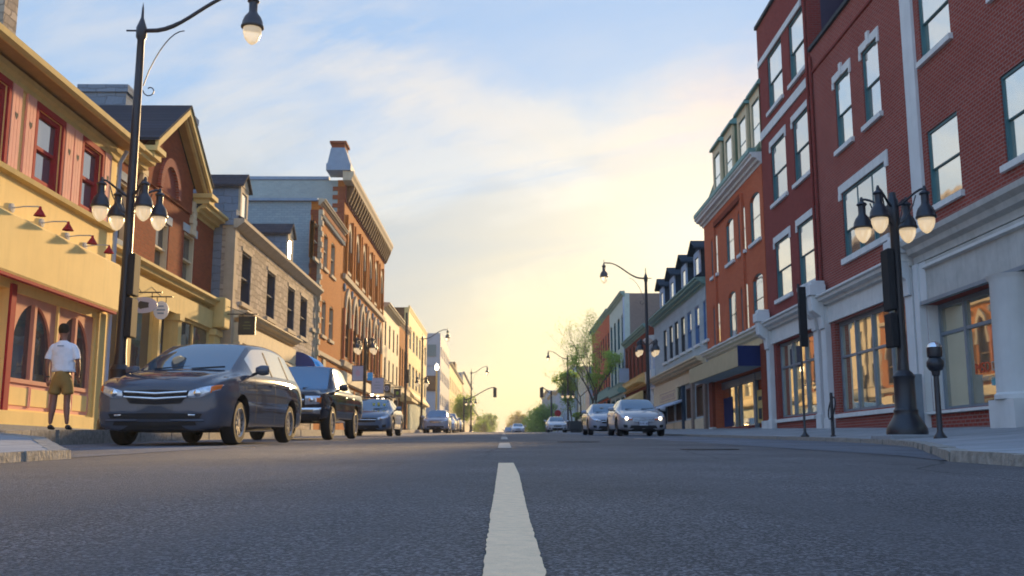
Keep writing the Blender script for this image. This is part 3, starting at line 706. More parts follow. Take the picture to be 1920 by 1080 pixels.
# gable roof running back
gr = MB()
for sgn in (-1, 1):
    ue = gm+sgn*(gm-ga+.3)
    gr.prism([b.P(ue, .55, 8.60), b.P(gm, .55, 10.42), b.P(gm, .55, 10.50), b.P(ue, .55, 8.68)], (-4.6, 0, 0))
b.part('gable_roof', M['slate'], gr, go)
for (a, c) in ((22.98, ga-.02), (gb+.02, 33.2)): b.prof('roof', M['slate'], a, c, [(.35, 8.1), (.35, 8.18), (-4.5, 9.75), (-4.5, 7.8), (-.02, 7.8)])
b.prof('roof', M['slate'], ga-.02, gb+.02, [(-.6, 8.4), (-.6, 8.48), (-4.5, 9.75), (-4.5, 7.8), (-.6, 7.8)])
for (a, c) in ((22.98, ga-.05), (gb+.05, 33.2)): b.cornice('eaves_cornice', M['cream'], a, c, 8.12, .5, .42)
# shopfront
b.cornice('shop_cornice', M['cream'], 23.05, 32.7, 5.18, .62, .5)
b.box('fascia', M['cream'], 23.1, 32.2, .0, .42, 4.2, 4.78)
b.box('end_console', M['cream'], 32.25, 32.95, .0, .78, 4.25, 5.25, bevel=.05)
for a, c in ((23.1, 23.6), (24.75, 25.05), (27.0, 27.18), (28.6, 28.9), (32.2, 32.9)):
    co = b.box('pilaster', M['cream'], a, c, .0, .5, G(24)+.2, 4.2)
    b.box('capital', M['cream'], a-.06, c+.06, .0, .56, 4.0, 4.19, co)
for a, c, g in ((23.6, 24.75, 0), (25.05, 27.0, 0), (28.9, 32.2, 1)):
    f = MB(); zb_ = G(a)+.75
    b.bx(f, a, a+.07, .2, .34, zb_, 4.19); b.bx(f, c-.07, c, .2, .34, zb_, 4.19); b.bx(f, a+.07, c-.07, .2, .34, 4.12, 4.19)
    for k in range(1, 3 if g else 1): b.bx(f, a+.07, c-.07, .22, .32, zb_+(4.19-zb_)*k/3, zb_+(4.19-zb_)*k/3+.05)
    if g: b.bx(f, (a+c)/2-.03, (a+c)/2+.03, .22, .32, zb_, 4.12)
    fo = b.part('shop_window', M['cream'], f); b.box('pane', M['glassL'], a+.05, c-.05, .24, .26, zb_, 4.14, fo)
    b.box('stall_riser', M['cream'], a, c, .0, .36, .3, zb_, fo)
d = b.box('door', M['darkF'], 27.18, 28.6, .02, .08, .6, 4.19); b.box('lit_transom', M['paleblue'], 27.6, 28.4, .081, .09, 2.6, 3.3, d)
b.finish(wall_top=7.75)
ch = MB(); ch.box(-13.75, -12.25, 30.9, 31.6, 8.0, 11.75); ch.box(-13.82, -12.18, 30.83, 31.67, 11.75, 12.0)
b.part('chimney', M['stoneG'], ch)
# hanging shop signs
def hanging_sign(lab, X, Y, z, w, h, mat, shape='round', markm=None, grp=None, wallX=-9.3, ztop=None, mark='lines', rz=0, txt=None):
    e = empty('hanging_sign', (X, Y, z), lab, 'sign', grp, rz=rz); n = 24
    if shape == 'round': poly = [(w/2*math.cos(2*math.pi*i/n), 0, h/2*math.sin(2*math.pi*i/n)) for i in range(n)]
    else: poly = [(-w/2, 0, -h/2), (w/2, 0, -h/2), (w/2, 0, h/2), (-w/2, 0, h/2)]
    MB().prism([(p[0], -.02, p[2]) for p in poly], (0, .04, 0)).build('board', mat, e)
    if shape != 'round': 
        fr = MB(); t_ = .03
        fr.box(-w/2-t_, -w/2, -.03, .03, -h/2-t_, h/2+t_).box(w/2, w/2+t_, -.03, .03, -h/2-t_, h/2+t_).box(-w/2, w/2, -.03, .03, h/2, h/2+t_).box(-w/2, w/2, -.03, .03, -h/2-t_, -h/2)
        fr.build('frame', mat if markm is None else M['black'], e)
    if markm:
        mk = MB()
        if mark == 'lines':
            for k, (f, ww) in enumerate(((.22, .35), (.02, .55), (-.16, .42))): mk.box(-w*ww/2, w*ww/2, -.026, -.0205, h*f-.02, h*f+.02)
        elif mark == 'ring':
            for i in range(20):
                a0, a1 = 2*math.pi*i/20, 2*math.pi*(i+1)/20; r0, r1 = w*.24, w*.34
                mk.prism([(r0*math.cos(a0), -.026, r0*math.sin(a0)), (r1*math.cos(a0), -.026, r1*math.sin(a0)), (r1*math.cos(a1), -.026, r1*math.sin(a1)), (r0*math.cos(a1), -.026, r0*math.sin(a1))], (0, .005, 0))
            mk.box(-w*.08, w*.08, -.026, -.0205, -w*.08, w*.08)
        elif mark == 'blob':
            mk.prism([(w*.2*math.cos(2*math.pi*i/10)*(1+.3*(i % 2)), -.026, h*.2*math.sin(2*math.pi*i/10)*(1+.3*(i % 2))) for i in range(10)], (0, .005, 0))
        mk.build('lettering', markm, e)
    br = MB(); zt = h/2+.12
    br.tube([(wallX-X, .0, zt), (w/2+.1, 0, zt)], .018, 6); br.tube([(-w*.3, 0, zt), (-w*.3, 0, h/2-.05)], .01, 5); br.tube([(w*.3, 0, zt), (w*.3, 0, h/2-.05)], .01, 5)
    br.tube([(wallX-X, 0, zt+.28), (-w*.1, 0, zt+.02)], .01, 5)
    br.build('bracket', M['black'], e)
    return e
x_, z_ = onY(25.3, 268, 572); hanging_sign('large pale oval sign with small dark figure, nearest the tall lamp post', x_+.0, 25.3, z_, .74, .42, M['lavender'], 'round', M['darkF'], wallX=-9.5, mark='blob')
x_, z_ = onY(26.5, 302, 582); hanging_sign('small tilted oval white sign to the right of the larger oval sign', x_, 26.5, z_, .40, .50, M['white'], 'round', M['metalroof'], wallX=-9.5)

# ---- limestone building with dormers
b = Bld('limestone_building', 'pale limestone building with two dormers and four narrow upper windows', -9.2, 33.3, 48.3, 8.0, 9, M['stone'], M['stoneG'])
for q in ((453, 455, 553, 471), (500.5, 496, 578, 516), (539.5, 523.5, 598, 552.5), (563, 542, 612, 576)):
    u0, u1, z0, z1 = b.px(*q); z0, z1 = 5.42, 7.24
    b.window(u0, u1, z0, z1, M['blueD'], M['glassL'], depth=.3, fw=.07, sill=M['ashlarW'], lintel=M['ashlarW'], lh=.14, lex=.05, sh=.15)
for e_ in (0, 1):
    q_ = MB()
    for k in range(16):
        w_ = .55 if k % 2 else .32; z_ = .7+k*.455
        b.bx(q_, 48.32-w_ if e_ else 33.28, 48.32 if e_ else 33.28+w_, -.3, .035, z_, z_+.45)
    b.part('quoins', M['ashlarW'], q_)
b.prof('eaves_gutter', M['ashlarW'], 33.2, 48.4, [(-.02, 7.78), (.1, 7.8), (.22, 7.9), (.34, 8.0), (.34, 8.12), (-.02, 8.12)])
b.prof('roof', M['slate'], 33.5, 48.2, [(.30, 8.1), (.30, 8.17), (-4.4, 10.75), (-9, 8.2), (-9, 8.0)])
b.prof('gable_parapet', M['stoneG'], 33.22, 33.62, [(.05, 7.9), (.05, 8.45), (-.35, 8.6), (-4.3, 10.95), (-4.6, 10.95), (-9, 8.5), (-9, 7.9)])
b.prof('gable_parapet', M['stoneG'], 47.9, 48.36, [(.05, 7.9), (.05, 8.45), (-.35, 8.6), (-4.3, 10.95), (-4.6, 10.95), (-9, 8.5), (-9, 7.9)])
for ua in (34.25, 42.05):
    ub = ua+1.0; um = (ua+ub)/2; dz = 8.2
    d = MB(); b.bx(d, ua, ub, -2.6, -.18, dz, 9.55)
    do = b.part('dormer', M['stoneG'], d)
    f = MB(); b.bx(f, ua-.02, ua+.16, -.18, -.10, dz, 9.55); b.bx(f, ub-.16, ub+.02, -.18, -.10, dz, 9.55); b.bx(f, ua+.16, ub-.16, -.18, -.10, 9.35, 9.55)
    f.prism([b.P(ua-.1, -.08, 9.55), b.P(ub+.1, -.08, 9.55), b.P(um, -.08, 10.0)], (-.12, 0, 0))
    b.part('surround', M['ashlarW'], f, do)
    b.box('sash', M['white'], ua+.16, ub-.16, -.178, -.15, dz, 9.35, do); b.box('pane', M['glassR'], ua+.23, ub-.23, -.149, -.14, dz+.1, 9.28, do)
    r_ = MB()
    for sgn in (-1, 1): r_.prism([b.P(um+sgn*.65, 0.02, 9.50), b.P(um, 0.02, 10.03), b.P(um, .02, 10.10), b.P(um+sgn*.65, .02, 9.57)], (-2.9, 0, 0))
    b.part('dormer_roof', M['slate'], r_, do)
b.cornice('shop_cornice', M['cream2'], 33.5, 43.0, 5.0, .5, .32)
b.box('fascia', M['cream2'], 33.6, 42.9, .0, .22, 3.95, 4.6)
for a, c in ((33.6, 33.95), (36.3, 36.6), (39.2, 39.5), (42.5, 42.85)): b.box('pilaster', M['cream2'], a, c, .0, .26, .8, 3.94)
for a, c in ((33.95, 36.3), (36.6, 39.2), (39.5, 42.5)):
    f = b.box('shop_window', M['paleblue'], a, c, .02, .1, 1.4, 3.94); b.box('pane', M['glassL'], a+.1, c-.1, .1, .11, 1.5, 3.84, f)
for a in (36.9, 40.2):
    b.part('awning', M['awn'], MB().prism([b.P(a, .25, 3.9), b.P(a, 1.05, 3.3), b.P(a, 1.05, 3.2), b.P(a, .25, 3.8)], (0, 2.4, 0)))
for u in (44.2, 46.4):
    u0, u1 = u, u+1.0; b.window(u0, u1, 2.0, 4.1, M['darkF'], M['glassL'], depth=.3, arch='round', rails=())
lt = MB(); lt.lathe([(.02, .1), (.09, .05), (.09, -.1), (.02, -.14)], b.P(37.9, .35, 3.6), 10); b.part('lit_lantern', M['bulb'], lt, smooth=True)
b.finish()
ch = MB(); ch.box(-13.1, -12.3, 33.3, 34.3, 9.5, 11.6); ch.box(-13.2, -12.2, 33.2, 34.4, 11.6, 11.8); b.part('chimney', M['stoneG'], ch)
ch = MB(); ch.box(-14.2, -13.2, 40, 41, 9.5, 14.05); ch.box(-14.3, -13.1, 39.9, 41.1, 14.05, 14.3); b.part('chimney', M['stoneG'], ch)
x_, z_ = onY(32.6, 463, 611); hanging_sign('square black sign hanging in front of the limestone building', x_, 32.6, z_, .50, .54, M['olive'], 'sq', plain('faded_green_lettering', (.10, .12, .04), .6), wallX=-9.2)
# barrel awning
e = empty('barrel_awning', (-9.2, 43.6, 3.2), 'royal blue barrel awning with bright blue front beside the limestone building', 'awning')
n = 12; prof = [(0, .0)] + [(.05+.92*math.sin(math.pi/2*i/n), .0+1.35*(1-.0)-1.35+.55+.85*math.cos(math.pi/2*i/n)) for i in range(n+1)] + [(.97, -.1), (0, -.1)]
hood = MB(); hood.prism([(x, 0, z) for x, z in prof], (0, .02, 0)); hood.build('end_panel', M['royal'], e)
hood = MB(); hood.prism([(x, 0.021, z) for x, z in prof], (0, 2.6, 0)); hood.build('hood', M['cyan'], e)
mk = MB(); mk.box(.2, .75, -.008, -.001, .42, .50); mk.lathe([(.001, -.008), (.16, -.008), (.16, -.001), (.001, -.001)], (.47, 0, .2), 16, axis='y'); mk.build('emblem', plain('faded_white_print', (.10, .20, .38), .7), e)

# ---- three storey orange brick building
b = Bld('orange_brick_building', 'three-storey orange brick building with blue-grey painted side wall', -9.2, 48.4, 55.9, 12.6, 12, M['brickO2'], M['brickG'])
for row, z0, z1 in ((0, 9.55, 11.35), (1, 6.1, 7.9)):
    for q in ((589, 415, 480, 598.5), (607, 436, 498, 614.5), (620.5, 454, 514, 628)):
        u0, u1, _, _ = b.px(*q); b.window(u0, u1, z0, z1, M['ashlarW'], M['glassL'], depth=.18, sill=M['ashlarW'], arch='seg', rails=(.5,), sh=.16)
dn = MB()
for k in range(24): b.box('dentil', M['brickP'], 48.5+k*.305, 48.5+k*.305+.17, .0, .14, 11.85, 12.05)
pass
b.box('brick_frieze', M['brickB'], 48.4, 55.85, .0, .16, 12.05, 12.3)
b.cornice('cornice', M['ashlarW'], 48.3, 55.88, 12.72, .30, .32)
b.box('coping', M['metalroof'], 48.25, 48.6, -12, -.1, 12.6, 12.74)
q_ = MB()
for k in range(34): w_ = .12 if k % 2 else .0; q_.box(-9.24-w_-.28, -9.24, 48.36, 48.39, 3+k*.27, 3+k*.27+.25)
b.part('toothed_brick_edge', M['brickB'], q_)
q_ = MB()
for k in range(34): q_.box(-9.23, -9.02 if k % 2 else -9.08, 48.34, 48.7 if k % 2 else 48.55, 3+k*.27, 3+k*.27+.25)
b.part('quoins', M['ashlarW'], q_)
b.prof('string_course', M['ashlarW'], 48.4, 55.8, [(0, 4.95), (.12, 5.0), (.12, 5.2), (0, 5.25)])
for u in (48.9, 51.2, 53.5): b.window(u, u+1.4, 2.1, 4.4, M['darkF'], M['glassL'], depth=.3, arch='round', rails=(), fw=.08)
b.box('ground_floor_facing', M['ashlarW'], 50.35, 51.1, 0, .06, 1.2, 4.9)
b.finish(roof=True)

# ---- tall orange brick building with bracketed cornice
b = Bld('tall_orange_brick_building', 'tall orange brick building with bracketed cornice and pointed-arch windows', -9.2, 55.95, 75.3, 15.8, 14, M['brickO2'], M['brickP'])
for (xl, xr) in ((651, 658), (666, 672.5), (679, 685), (691, 696), (702, 706.5), (713, 716.5)):
    u0 = onX(-9.2, xl, 460)[0]; u1 = u0+1.15
    b.window(u0, u1, 10.7, 13.25, M['brown'], M['glassL'], depth=.3, arch='gothic', rails=(), sill=M['ashlarW'], sh=.18, fw=.09)
    ap = arch_pts(u0-.22, u1+.22, 12.0, 13.62, 'gothic'); ai = arch_pts(u0+.0, u1-.0, 12.0, 13.25, 'gothic'); mb = MB()
    for i in range(len(ap)-1): mb.prism([b.P(ai[i][0], .0, ai[i][1]), b.P(ai[i+1][0], .0, ai[i+1][1]), b.P(ap[i+1][0], .0, ap[i+1][1]), b.P(ap[i][0], .0, ap[i][1])], (.07, 0, 0))
    b.part('arch_moulding', M['ashlarW'], mb)
    for dv in (-.62, u1-u0+.35): b.box('pilaster_strip', M['brickO2'], u0+dv, u0+dv+.26, 0, .14, 10.3, 13.9)
for (xl, yt, yb) in ((646.5, 538, 638), (661, 554, 648), (675, 570, 653), (687.5, 583, 659), (700, 594, 668), (710, 603, 683)):
    u0 = onX(-9.2, xl, 600)[0]; u1 = u0+1.6
    b.window(u0, u1, 5.6, 9.3, M['brown'], M['brown'], depth=.3, arch='gothic', rails=(.35,), fw=.12)
    ap = arch_pts(u0-.3, u1+.3, 7.5, 9.75, 'gothic'); ai = arch_pts(u0, u1, 7.5, 9.3, 'gothic'); mb = MB()
    for i in range(len(ap)-1): mb.prism([b.P(ai[i][0], .0, ai[i][1]), b.P(ai[i+1][0], .0, ai[i+1][1]), b.P(ap[i+1][0], .0, ap[i+1][1]), b.P(ap[i][0], .0, ap[i][1])], (.1, 0, 0))
    b.part('arch_moulding', M['ashlarW'], mb)
    b.part('medallion', M['stoneG'], MB().lathe([(.001, .0), (.24, .0), (.24, .06), (.15, .1), (.001, .1)], b.P(u0-.55, .0, 9.6), 14, axis='x'))
    b.box('pilaster_strip', M['brickO'], u0-.66, u0-.42, 0, .12, 5.5, 8.4)
b.prof('string_course', M['ashlarW'], 55.95, 75.25, [(0, 10.0), (.16, 10.05), (.18, 10.3), (0, 10.34)])
b.prof('string_course', M['ashlarW'], 55.95, 75.25, [(0, 5.0), (.22, 5.05), (.26, 5.35), (0, 5.42)])
b.box('frieze', M['brickR2'], 55.95, 75.25, 0, .06, 14.5, 15.5)  # darker brick: shade under the cornice is put into the colour
for k in range(24):
    u = 56.2+k*.82
    br = MB(); br.prism([b.P(u, .05, 14.5), b.P(u, .18, 14.6), b.P(u, .48, 15.35), b.P(u, .48, 15.52), b.P(u, .05, 15.52)], (0, .24, 0)); b.part('bracket', M['brown'], br)  # dark brown deepens the cornice shadow by colour
b.prof('cornice', M['ashlarW'], 55.0, 75.6, [(0, 15.53), (.5, 15.53), (.54, 15.7), (.62, 15.85), (.62, 16.06), (0, 16.1)])
b.prof('fascia', M['cream2'], 56, 75.2, [(0, 4.1), (.2, 4.15), (.2, 4.75), (0, 4.8)])
for k in range(7):
    u = 56.4+k*2.7; b.window(u, u+2.2, 2.0, 3.95, M['cream2'], M['glassL'], depth=.2, rails=(), fw=.1)
lt = MB()
for u in (66, 69, 72): lt.lathe([(.02, .12), (.1, .05), (.1, -.08), (.02, -.14)], b.P(u, .5, 4.0), 8)
b.part('lit_lanterns', M['bulb'], lt)
cp = MB()
cp.box(-10.15, -8.75, 54.9, 56.5, 16.101, 16.5); cp.prism([(-10.1, 55.0, 16.5), (-8.8, 55.0, 16.5), (-9.12, 55.0, 17.45), (-9.92, 55.0, 17.45)], (0, 1.4, 0))
b.part('corner_cap', M['metalroof'], cp); ck = MB(); ck.box(-9.9, -9.14, 55.1, 56.3, 17.45, 17.72); ck.box(-10.0, -9.05, 55.0, 56.4, 17.72, 17.86); b.part('cap_chimney', M['brickB'], ck)
b.box('coping', M['metalroof'], 55.9, 56.3, -14, -.95, 15.82, 16.0)
q_ = MB()
for k in range(40): w_ = .7 if k % 2 else .35; q_.box(-9.2-w_, -9.21, 55.88, 55.94, 5.4+k*.25, 5.4+k*.25+.24)
b.part('toothed_brick_edge', M['brickB'], q_)
b.box('side_window', M['white'], 55.85, 55.94, -2.9, -1.5, 14.35, 14.7)
b.finish()

# ---- simple terrace builder for the buildings further up
def terrace(name, lab, X, Y0, Y1, zt, wall, side, rows, n, ww, fm, gl, cor=None, shop=None, depth=12, sill=None, cout=.35, sidewin=None, fascia=None, arch=None):
    b = Bld(name, lab, X, Y0, Y1, zt, depth, wall, side, zbase=G(Y0)); stp = (Y1-Y0)/n
    for (z0, z1) in rows:
        for k in range(n):
            u = Y0+stp*(k+.5)
            b.window(u-ww/2, u+ww/2, z0, z1, fm, gl, depth=.2, rails=(.5,), sill=sill, arch=arch, fw=.06)
    if cor is not None: b.cornice('cornice', cor, Y0-.05, Y1+.02, zt+.15, cout, .45)
    g = G(Y0)
    if shop is not None:
        m_ = max(1, int((Y1-Y0)/3.6)); st = (Y1-Y0)/m_
        for k in range(m_): b.window(Y0+st*k+.35, Y0+st*(k+1)-.35, g+.9, g+3.0, fm, shop, depth=.25, rails=(), fw=.1)
        b.prof('fascia', fascia or cor or wall, Y0+.05, Y1-.05, [(0, g+3.2), (.22, g+3.25), (.26, g+3.9), (.32, g+4.0), (0, g+4.05)])
    b.finish(); return b
b = terrace('grey_rendered_building', 'narrow grey-tan three-storey building just beyond the tall orange brick one', -9.2, 75.4, 87, 11.4, M['tan'], M['brown'], ((5.6, 7.5), (8.4, 10.3)), 4, 1.0, M['darkF'], M['glassL'], M['cream2'], M['glassL'], cout=.5)
b = terrace('small_brick_shop', 'small orange brick building with yellow awning beside the dark walled block', -9.2, 87.1, 95.3, 11.6, M['brickO2'], M['brown'], ((6.0, 9.5),), 4, 1.1, M['brown'], M['glassL'], M['cream2'], M['glassL'])
b.part('awning', M['awnY'], MB().prism([b.P(88, .05, 5.6), b.P(88, 1.1, 4.9), b.P(88, 1.1, 4.7), b.P(88, .05, 4.7)], (0, 6.5, 0)))
b = terrace('golden_block', 'tall golden rendered block with dark brown side wall', -9.2, 95.4, 118, 14.1, M['gold'], M['brown'], ((6.5, 8.8), (10.2, 12.4)), 6, 2.2, M['cream2'], M['glassR'], M['gold'], None, cout=.1)
b.part('awning', M['awnY'], MB().prism([b.P(97, .05, 6.2), b.P(97, .5, 5.6), b.P(97, .5, 5.4), b.P(97, .05, 5.4)], (0, 20, 0)))
st = MB()
for k in range(48): b.bx(st, 96+k*.44, 96+k*.44+.26, .02, .1, 2.4, 5.2)
b.part('slatted_screen', M['copper'], st)
b = terrace('grey_office_block', 'grey precast office block with teal and brown windows in its side wall', -9.2, 143.5, 168, 17.3, M['grey'], M['grey'], ((7, 8.6), (10.5, 12.1), (14, 15.6)), 6, 2.0, M['greyF'], M['glassR'], None, None, depth=14)
for (z0, z1, mm) in ((13.9, 15.6, 'teal'), (8.9, 11.1, 'brown')):
    b.box('side_window', M[mm], 143.38, 143.49, -1.9, -.5 if False else -.6, z0, z1)
b.box('panel_joint', M['greyF'], 143.4, 143.49, -14, -.02, 12.5, 12.65)
terrace('cream_shop_row', 'cream and yellow three-storey shop row beyond the grey office block', -9.2, 168.2, 222, 15.2, M['gold'], M['tan'], ((7, 9.2), (10.8, 13)), 9, 2, M['cream2'], M['glassR'], M['cream2'], M['glassS'])
terrace('tall_brown_chimney_block', 'narrow brown brick block rising above the cream shop row', -9.8, 200, 206, 18.2, M['brown'], M['brickBr'], ((12, 14),), 2, 1, M['cream2'], M['glassR'], None, None)
b = terrace('grey_gabled_building', 'grey gabled building at the far left end of the street', -9.2, 224, 286, 18.0, M['tan'], M['stoneG'], ((7, 9.2), (12, 14.5)), 9, 2.4, M['cream2'], M['glassR'], M['stoneG'], None)
terrace('far_beige_building', 'small beige building far down the left side of the street', -9.4, 290, 400, 13, M['tan'], M['paleblue'], ((6, 8),), 8, 3, M['cream2'], M['glassR'], M['stoneG'], None)
# ================================================================ RIGHT SIDE
# ---- red brick corner building with stone ground floor
XR = 9.5
b = Bld('red_brick_corner_building', 'dark red brick building nearest on the right with grey stone ground floor and round columns', XR, 9.0, 22.35, 14.5, 12, M['brickR'], M['brickR'])
for (u0, u1, z0, z1) in ((20.0-.35, 21.2-.1, 5.6, 7.6), (15.9, 17.35, 5.6, 7.6), (12.0, 13.5, 5.6, 7.6), (20.0-.35, 21.2-.1, 8.75, 11.0), (15.9, 17.35, 8.75, 11.0), (12, 13.5, 8.75, 11), (19.65, 21.1, 12, 14)): pass
A0 = onX(XR, 1742, 320); A1 = onX(XR, 1799, 280); T0 = onX(XR, 1741, 246); B0 = onX(XR, 1747, 390)
C0 = onX(XR, 1880, 220); CT = onX(XR, 1874, 141); CB = onX(XR, 1886, 312)
U0 = onX(XR, 1720, 150); U1 = onX(XR, 1778, 50); UB = onX(XR, 1724, 119)
print('R1 win', A0, A1, T0, B0, C0, CT, CB, U0, U1, UB)
W1 = A0[0]-A1[0]
for uend in (A0[0], C0[0], C0[0]-4.5):
    for (z0, z1) in ((B0[1], T0[1]), (UB[1], UB[1]+(T0[1]-B0[1])), (UB[1]+3.2, UB[1]+5.1)):
        if z1 < 14.4: b.window(uend-W1, uend, z0, z1, M['teal'], M['glassR'], depth=.10, fw=.06, sill=M['ashlar'], lintel=None)
# pale pilaster strip, full height
b.box('pilaster_strip', M['pilaster'], 21.72, 22.3, 0, .07, 4.9, 14.4)
gr_ = .03
b.prof('stone_cornice', M['concrete'], 9.0, 22.3, [(0.0, 4.45), (.12, 4.47), (.14, 4.62), (.26, 4.68), (.30, 4.8), (.42, 4.88), (.44, 4.99), (0, 5.03)])
b.prof('fascia_ledge', M['ashlar'], 9.0, 21.75, [(0.1, 4.26), (.2, 4.28), (.2, 4.34), (0.1, 4.36)])
b.part('stone_facing', M['concrete'], b.bx(MB(), 9.0, 21.75, .002, .1, 3.585, 4.45))
b.prof('lintel_trim', M['greyF'], 9.0, 22.08, [(.02, 3.50), (.14, 3.50), (.14, 3.58), (.02, 3.58)])
b.box('corner_pier', M['pilaster'], 22.09, 22.34, .0, .16, .45, 4.45); b.box('pier_block', M['pilaster'], 21.75, 22.089, .0, .12, 3.58, 4.45); b.box('pier_base', M['pilaster'], 22.0, 22.37, .0, .24, .35, 1.1)
s1 = onX(XR+.25, 1768, 700); s2 = onX(XR+.25, 1857, 700); print('R1 shop', s1, s2)
bays = [(18.66, 22.08), (14.4, 17.9), (9.6, 13.5)]
for (a, c) in bays:
    b.op.append((a, c, 1.15, 3.50, .40, None)); b.box('stone_jamb', M['pilaster'], a+.001, a+.03, -.30, -.002, 1.15, 3.5); b.box('stone_jamb', M['pilaster'], c-.03, c-.001, -.30, -.002, 1.15, 3.5)
    f = MB(); W = -.30; uu = [a, c-1.25, c] if c-a > 3 else [a, c]
    for k, v_ in enumerate(uu): b.bx(f, v_-.05 if 0 < k < len(uu)-1 else (v_ if k == 0 else v_-.1), v_+.05 if 0 < k < len(uu)-1 else (v_+.1 if k == 0 else v_), W-.05, W+.06, 1.15, 3.5)
    b.bx(f, a+.1, c-.1, W-.05, W+.05, 3.40, 3.5); b.bx(f, a+.1, c-.1, W-.05, W+.05, 1.15, 1.23); b.bx(f, a+.1, c-.1, W-.04, W+.05, 2.80, 2.87)
    fo = b.part('shop_window', M['greyF'], f); b.box('pane', M['glassS'], a+.05, c-.05, W-.02, W, 1.2, 3.46, fo)
    b.prof('sill', M['ashlar'], a-.05, c+.05, [(-.3, 1.06), (.2, 1.06), (.2, 1.12), (-.3, 1.16)], fo)
    b.box('brick_riser', M['brickR'], a-.02, c+.02, .0, .10, .3, 1.05, fo)
for (a, c) in ((17.80, 18.64), (13.45, 14.29), (22.1, 22.34)):
    if c < 21:
        b.part('column', M['pilaster'], MB().lathe([(.46, 1.2), (.46, 1.28), (.42, 1.32), (.40, 3.38), (.44, 3.44), (.47, 3.49)], b.P((a+c)/2, .02, 0), 28), smooth=True)
        b.box('column_base', M['pilaster'], a-.05, c+.05, .001, .42, .35, 1.195)
    else: pass
b.box('dark_panel', M['greyF'], 21.99, 22.085, .25, .42, .55, 1.95)
tred = plain('red_window_lettering', (.65, .08, .02), .5); twh = plain('pale_window_lettering', (.42, .38, .32), .5)
u_t, z_t = onX(XR+.27, 1843, 690)
text('window_lettering', 'MSD', tred, .30, b.P(u_t+.05, -.29, z_t-0), (R(90), 0, R(-90)), None, .002, sx=1.1).parent = b.root
text('window_lettering', 'D', twh, .27, b.P(u_t-.42, -.29, z_t-0), (R(90), 0, R(-90)), None, .002).parent = b.root
text('window_lettering', '- ARRY C -', twh, .12, b.P(u_t-.1, -.29, z_t-.22), (R(90), 0, R(-90)), None, .002, sx=1.1).parent = b.root
for o in list(b.root.children):
    if o.name.startswith('window_lettering'): o.location = Vector(o.location)-Vector(b.org)
b.finish()

# ---- middle red brick building
b = Bld('red_brick_middle_building', 'wine-red brick building with triple window and keystone lintels behind the four-globe lamp', XR, 22.4, 29.3, 12.5, 12, M['brickR'], M['brickR'])
q = b.px(1618, 98, 213, 1650); q2 = b.px(1567, 150, 266, 1597); z0, z1 = 8.70, 10.72; print('R2', q, q2)
b.window(q[0], q[1], z0, z1, M['teal'], M['glassR'], depth=.10, fw=.06, sill=M['ashlar'], lintel=M['ashlar'], lh=.22, key=True, ears=True)
b.window(q2[0], q2[1], z0, z1, M['teal'], M['glassR'], depth=.10, fw=.06, sill=M['ashlar'], lintel=M['ashlar'], lh=.22, key=True, ears=True)
q = b.px(1582, 380, 485, 1668); print('R2 tri', q); b.window(q[0], q[1], 5.55, 7.42, M['teal'], M['glassR'], depth=.10, fw=.06, cols=3, rails=(.42,), sill=M['ashlar'], lintel=M['ashlar'], lh=.24, ears=True, lex=.2, sh=.16)
b.prof('string_course', M['brickR2'], 22.4, 29.2, [(0, 11.75), (.05, 11.77), (.05, 11.84), (0, 11.86)])
b.box('coping', M['darkF'], 22.4, 29.25, -.4, .08, 12.5, 12.62)
b.box('penthouse', M['purple'], 23.5, 29.2, -9, -1.2, 12.5, 15.8)
cr = MB()
for k in range(28): b.bx(cr, 23.5+k*.2, 23.5+k*.2+.09, -1.2, -1.15, 12.6, 15.7)
for k in range(18): cr.box(XR+1.3+k*.2, XR+1.39+k*.2, 29.2, 29.24, 12.6, 15.7)
b.part('cladding_ribs', M['purple'], cr)
dp = MB(); dp.tube([b.P(29.15, .06, 12.3), b.P(29.15, .06, 5.3)], .05, 8); b.part('downpipe', M['brickR2'], dp, smooth=True)
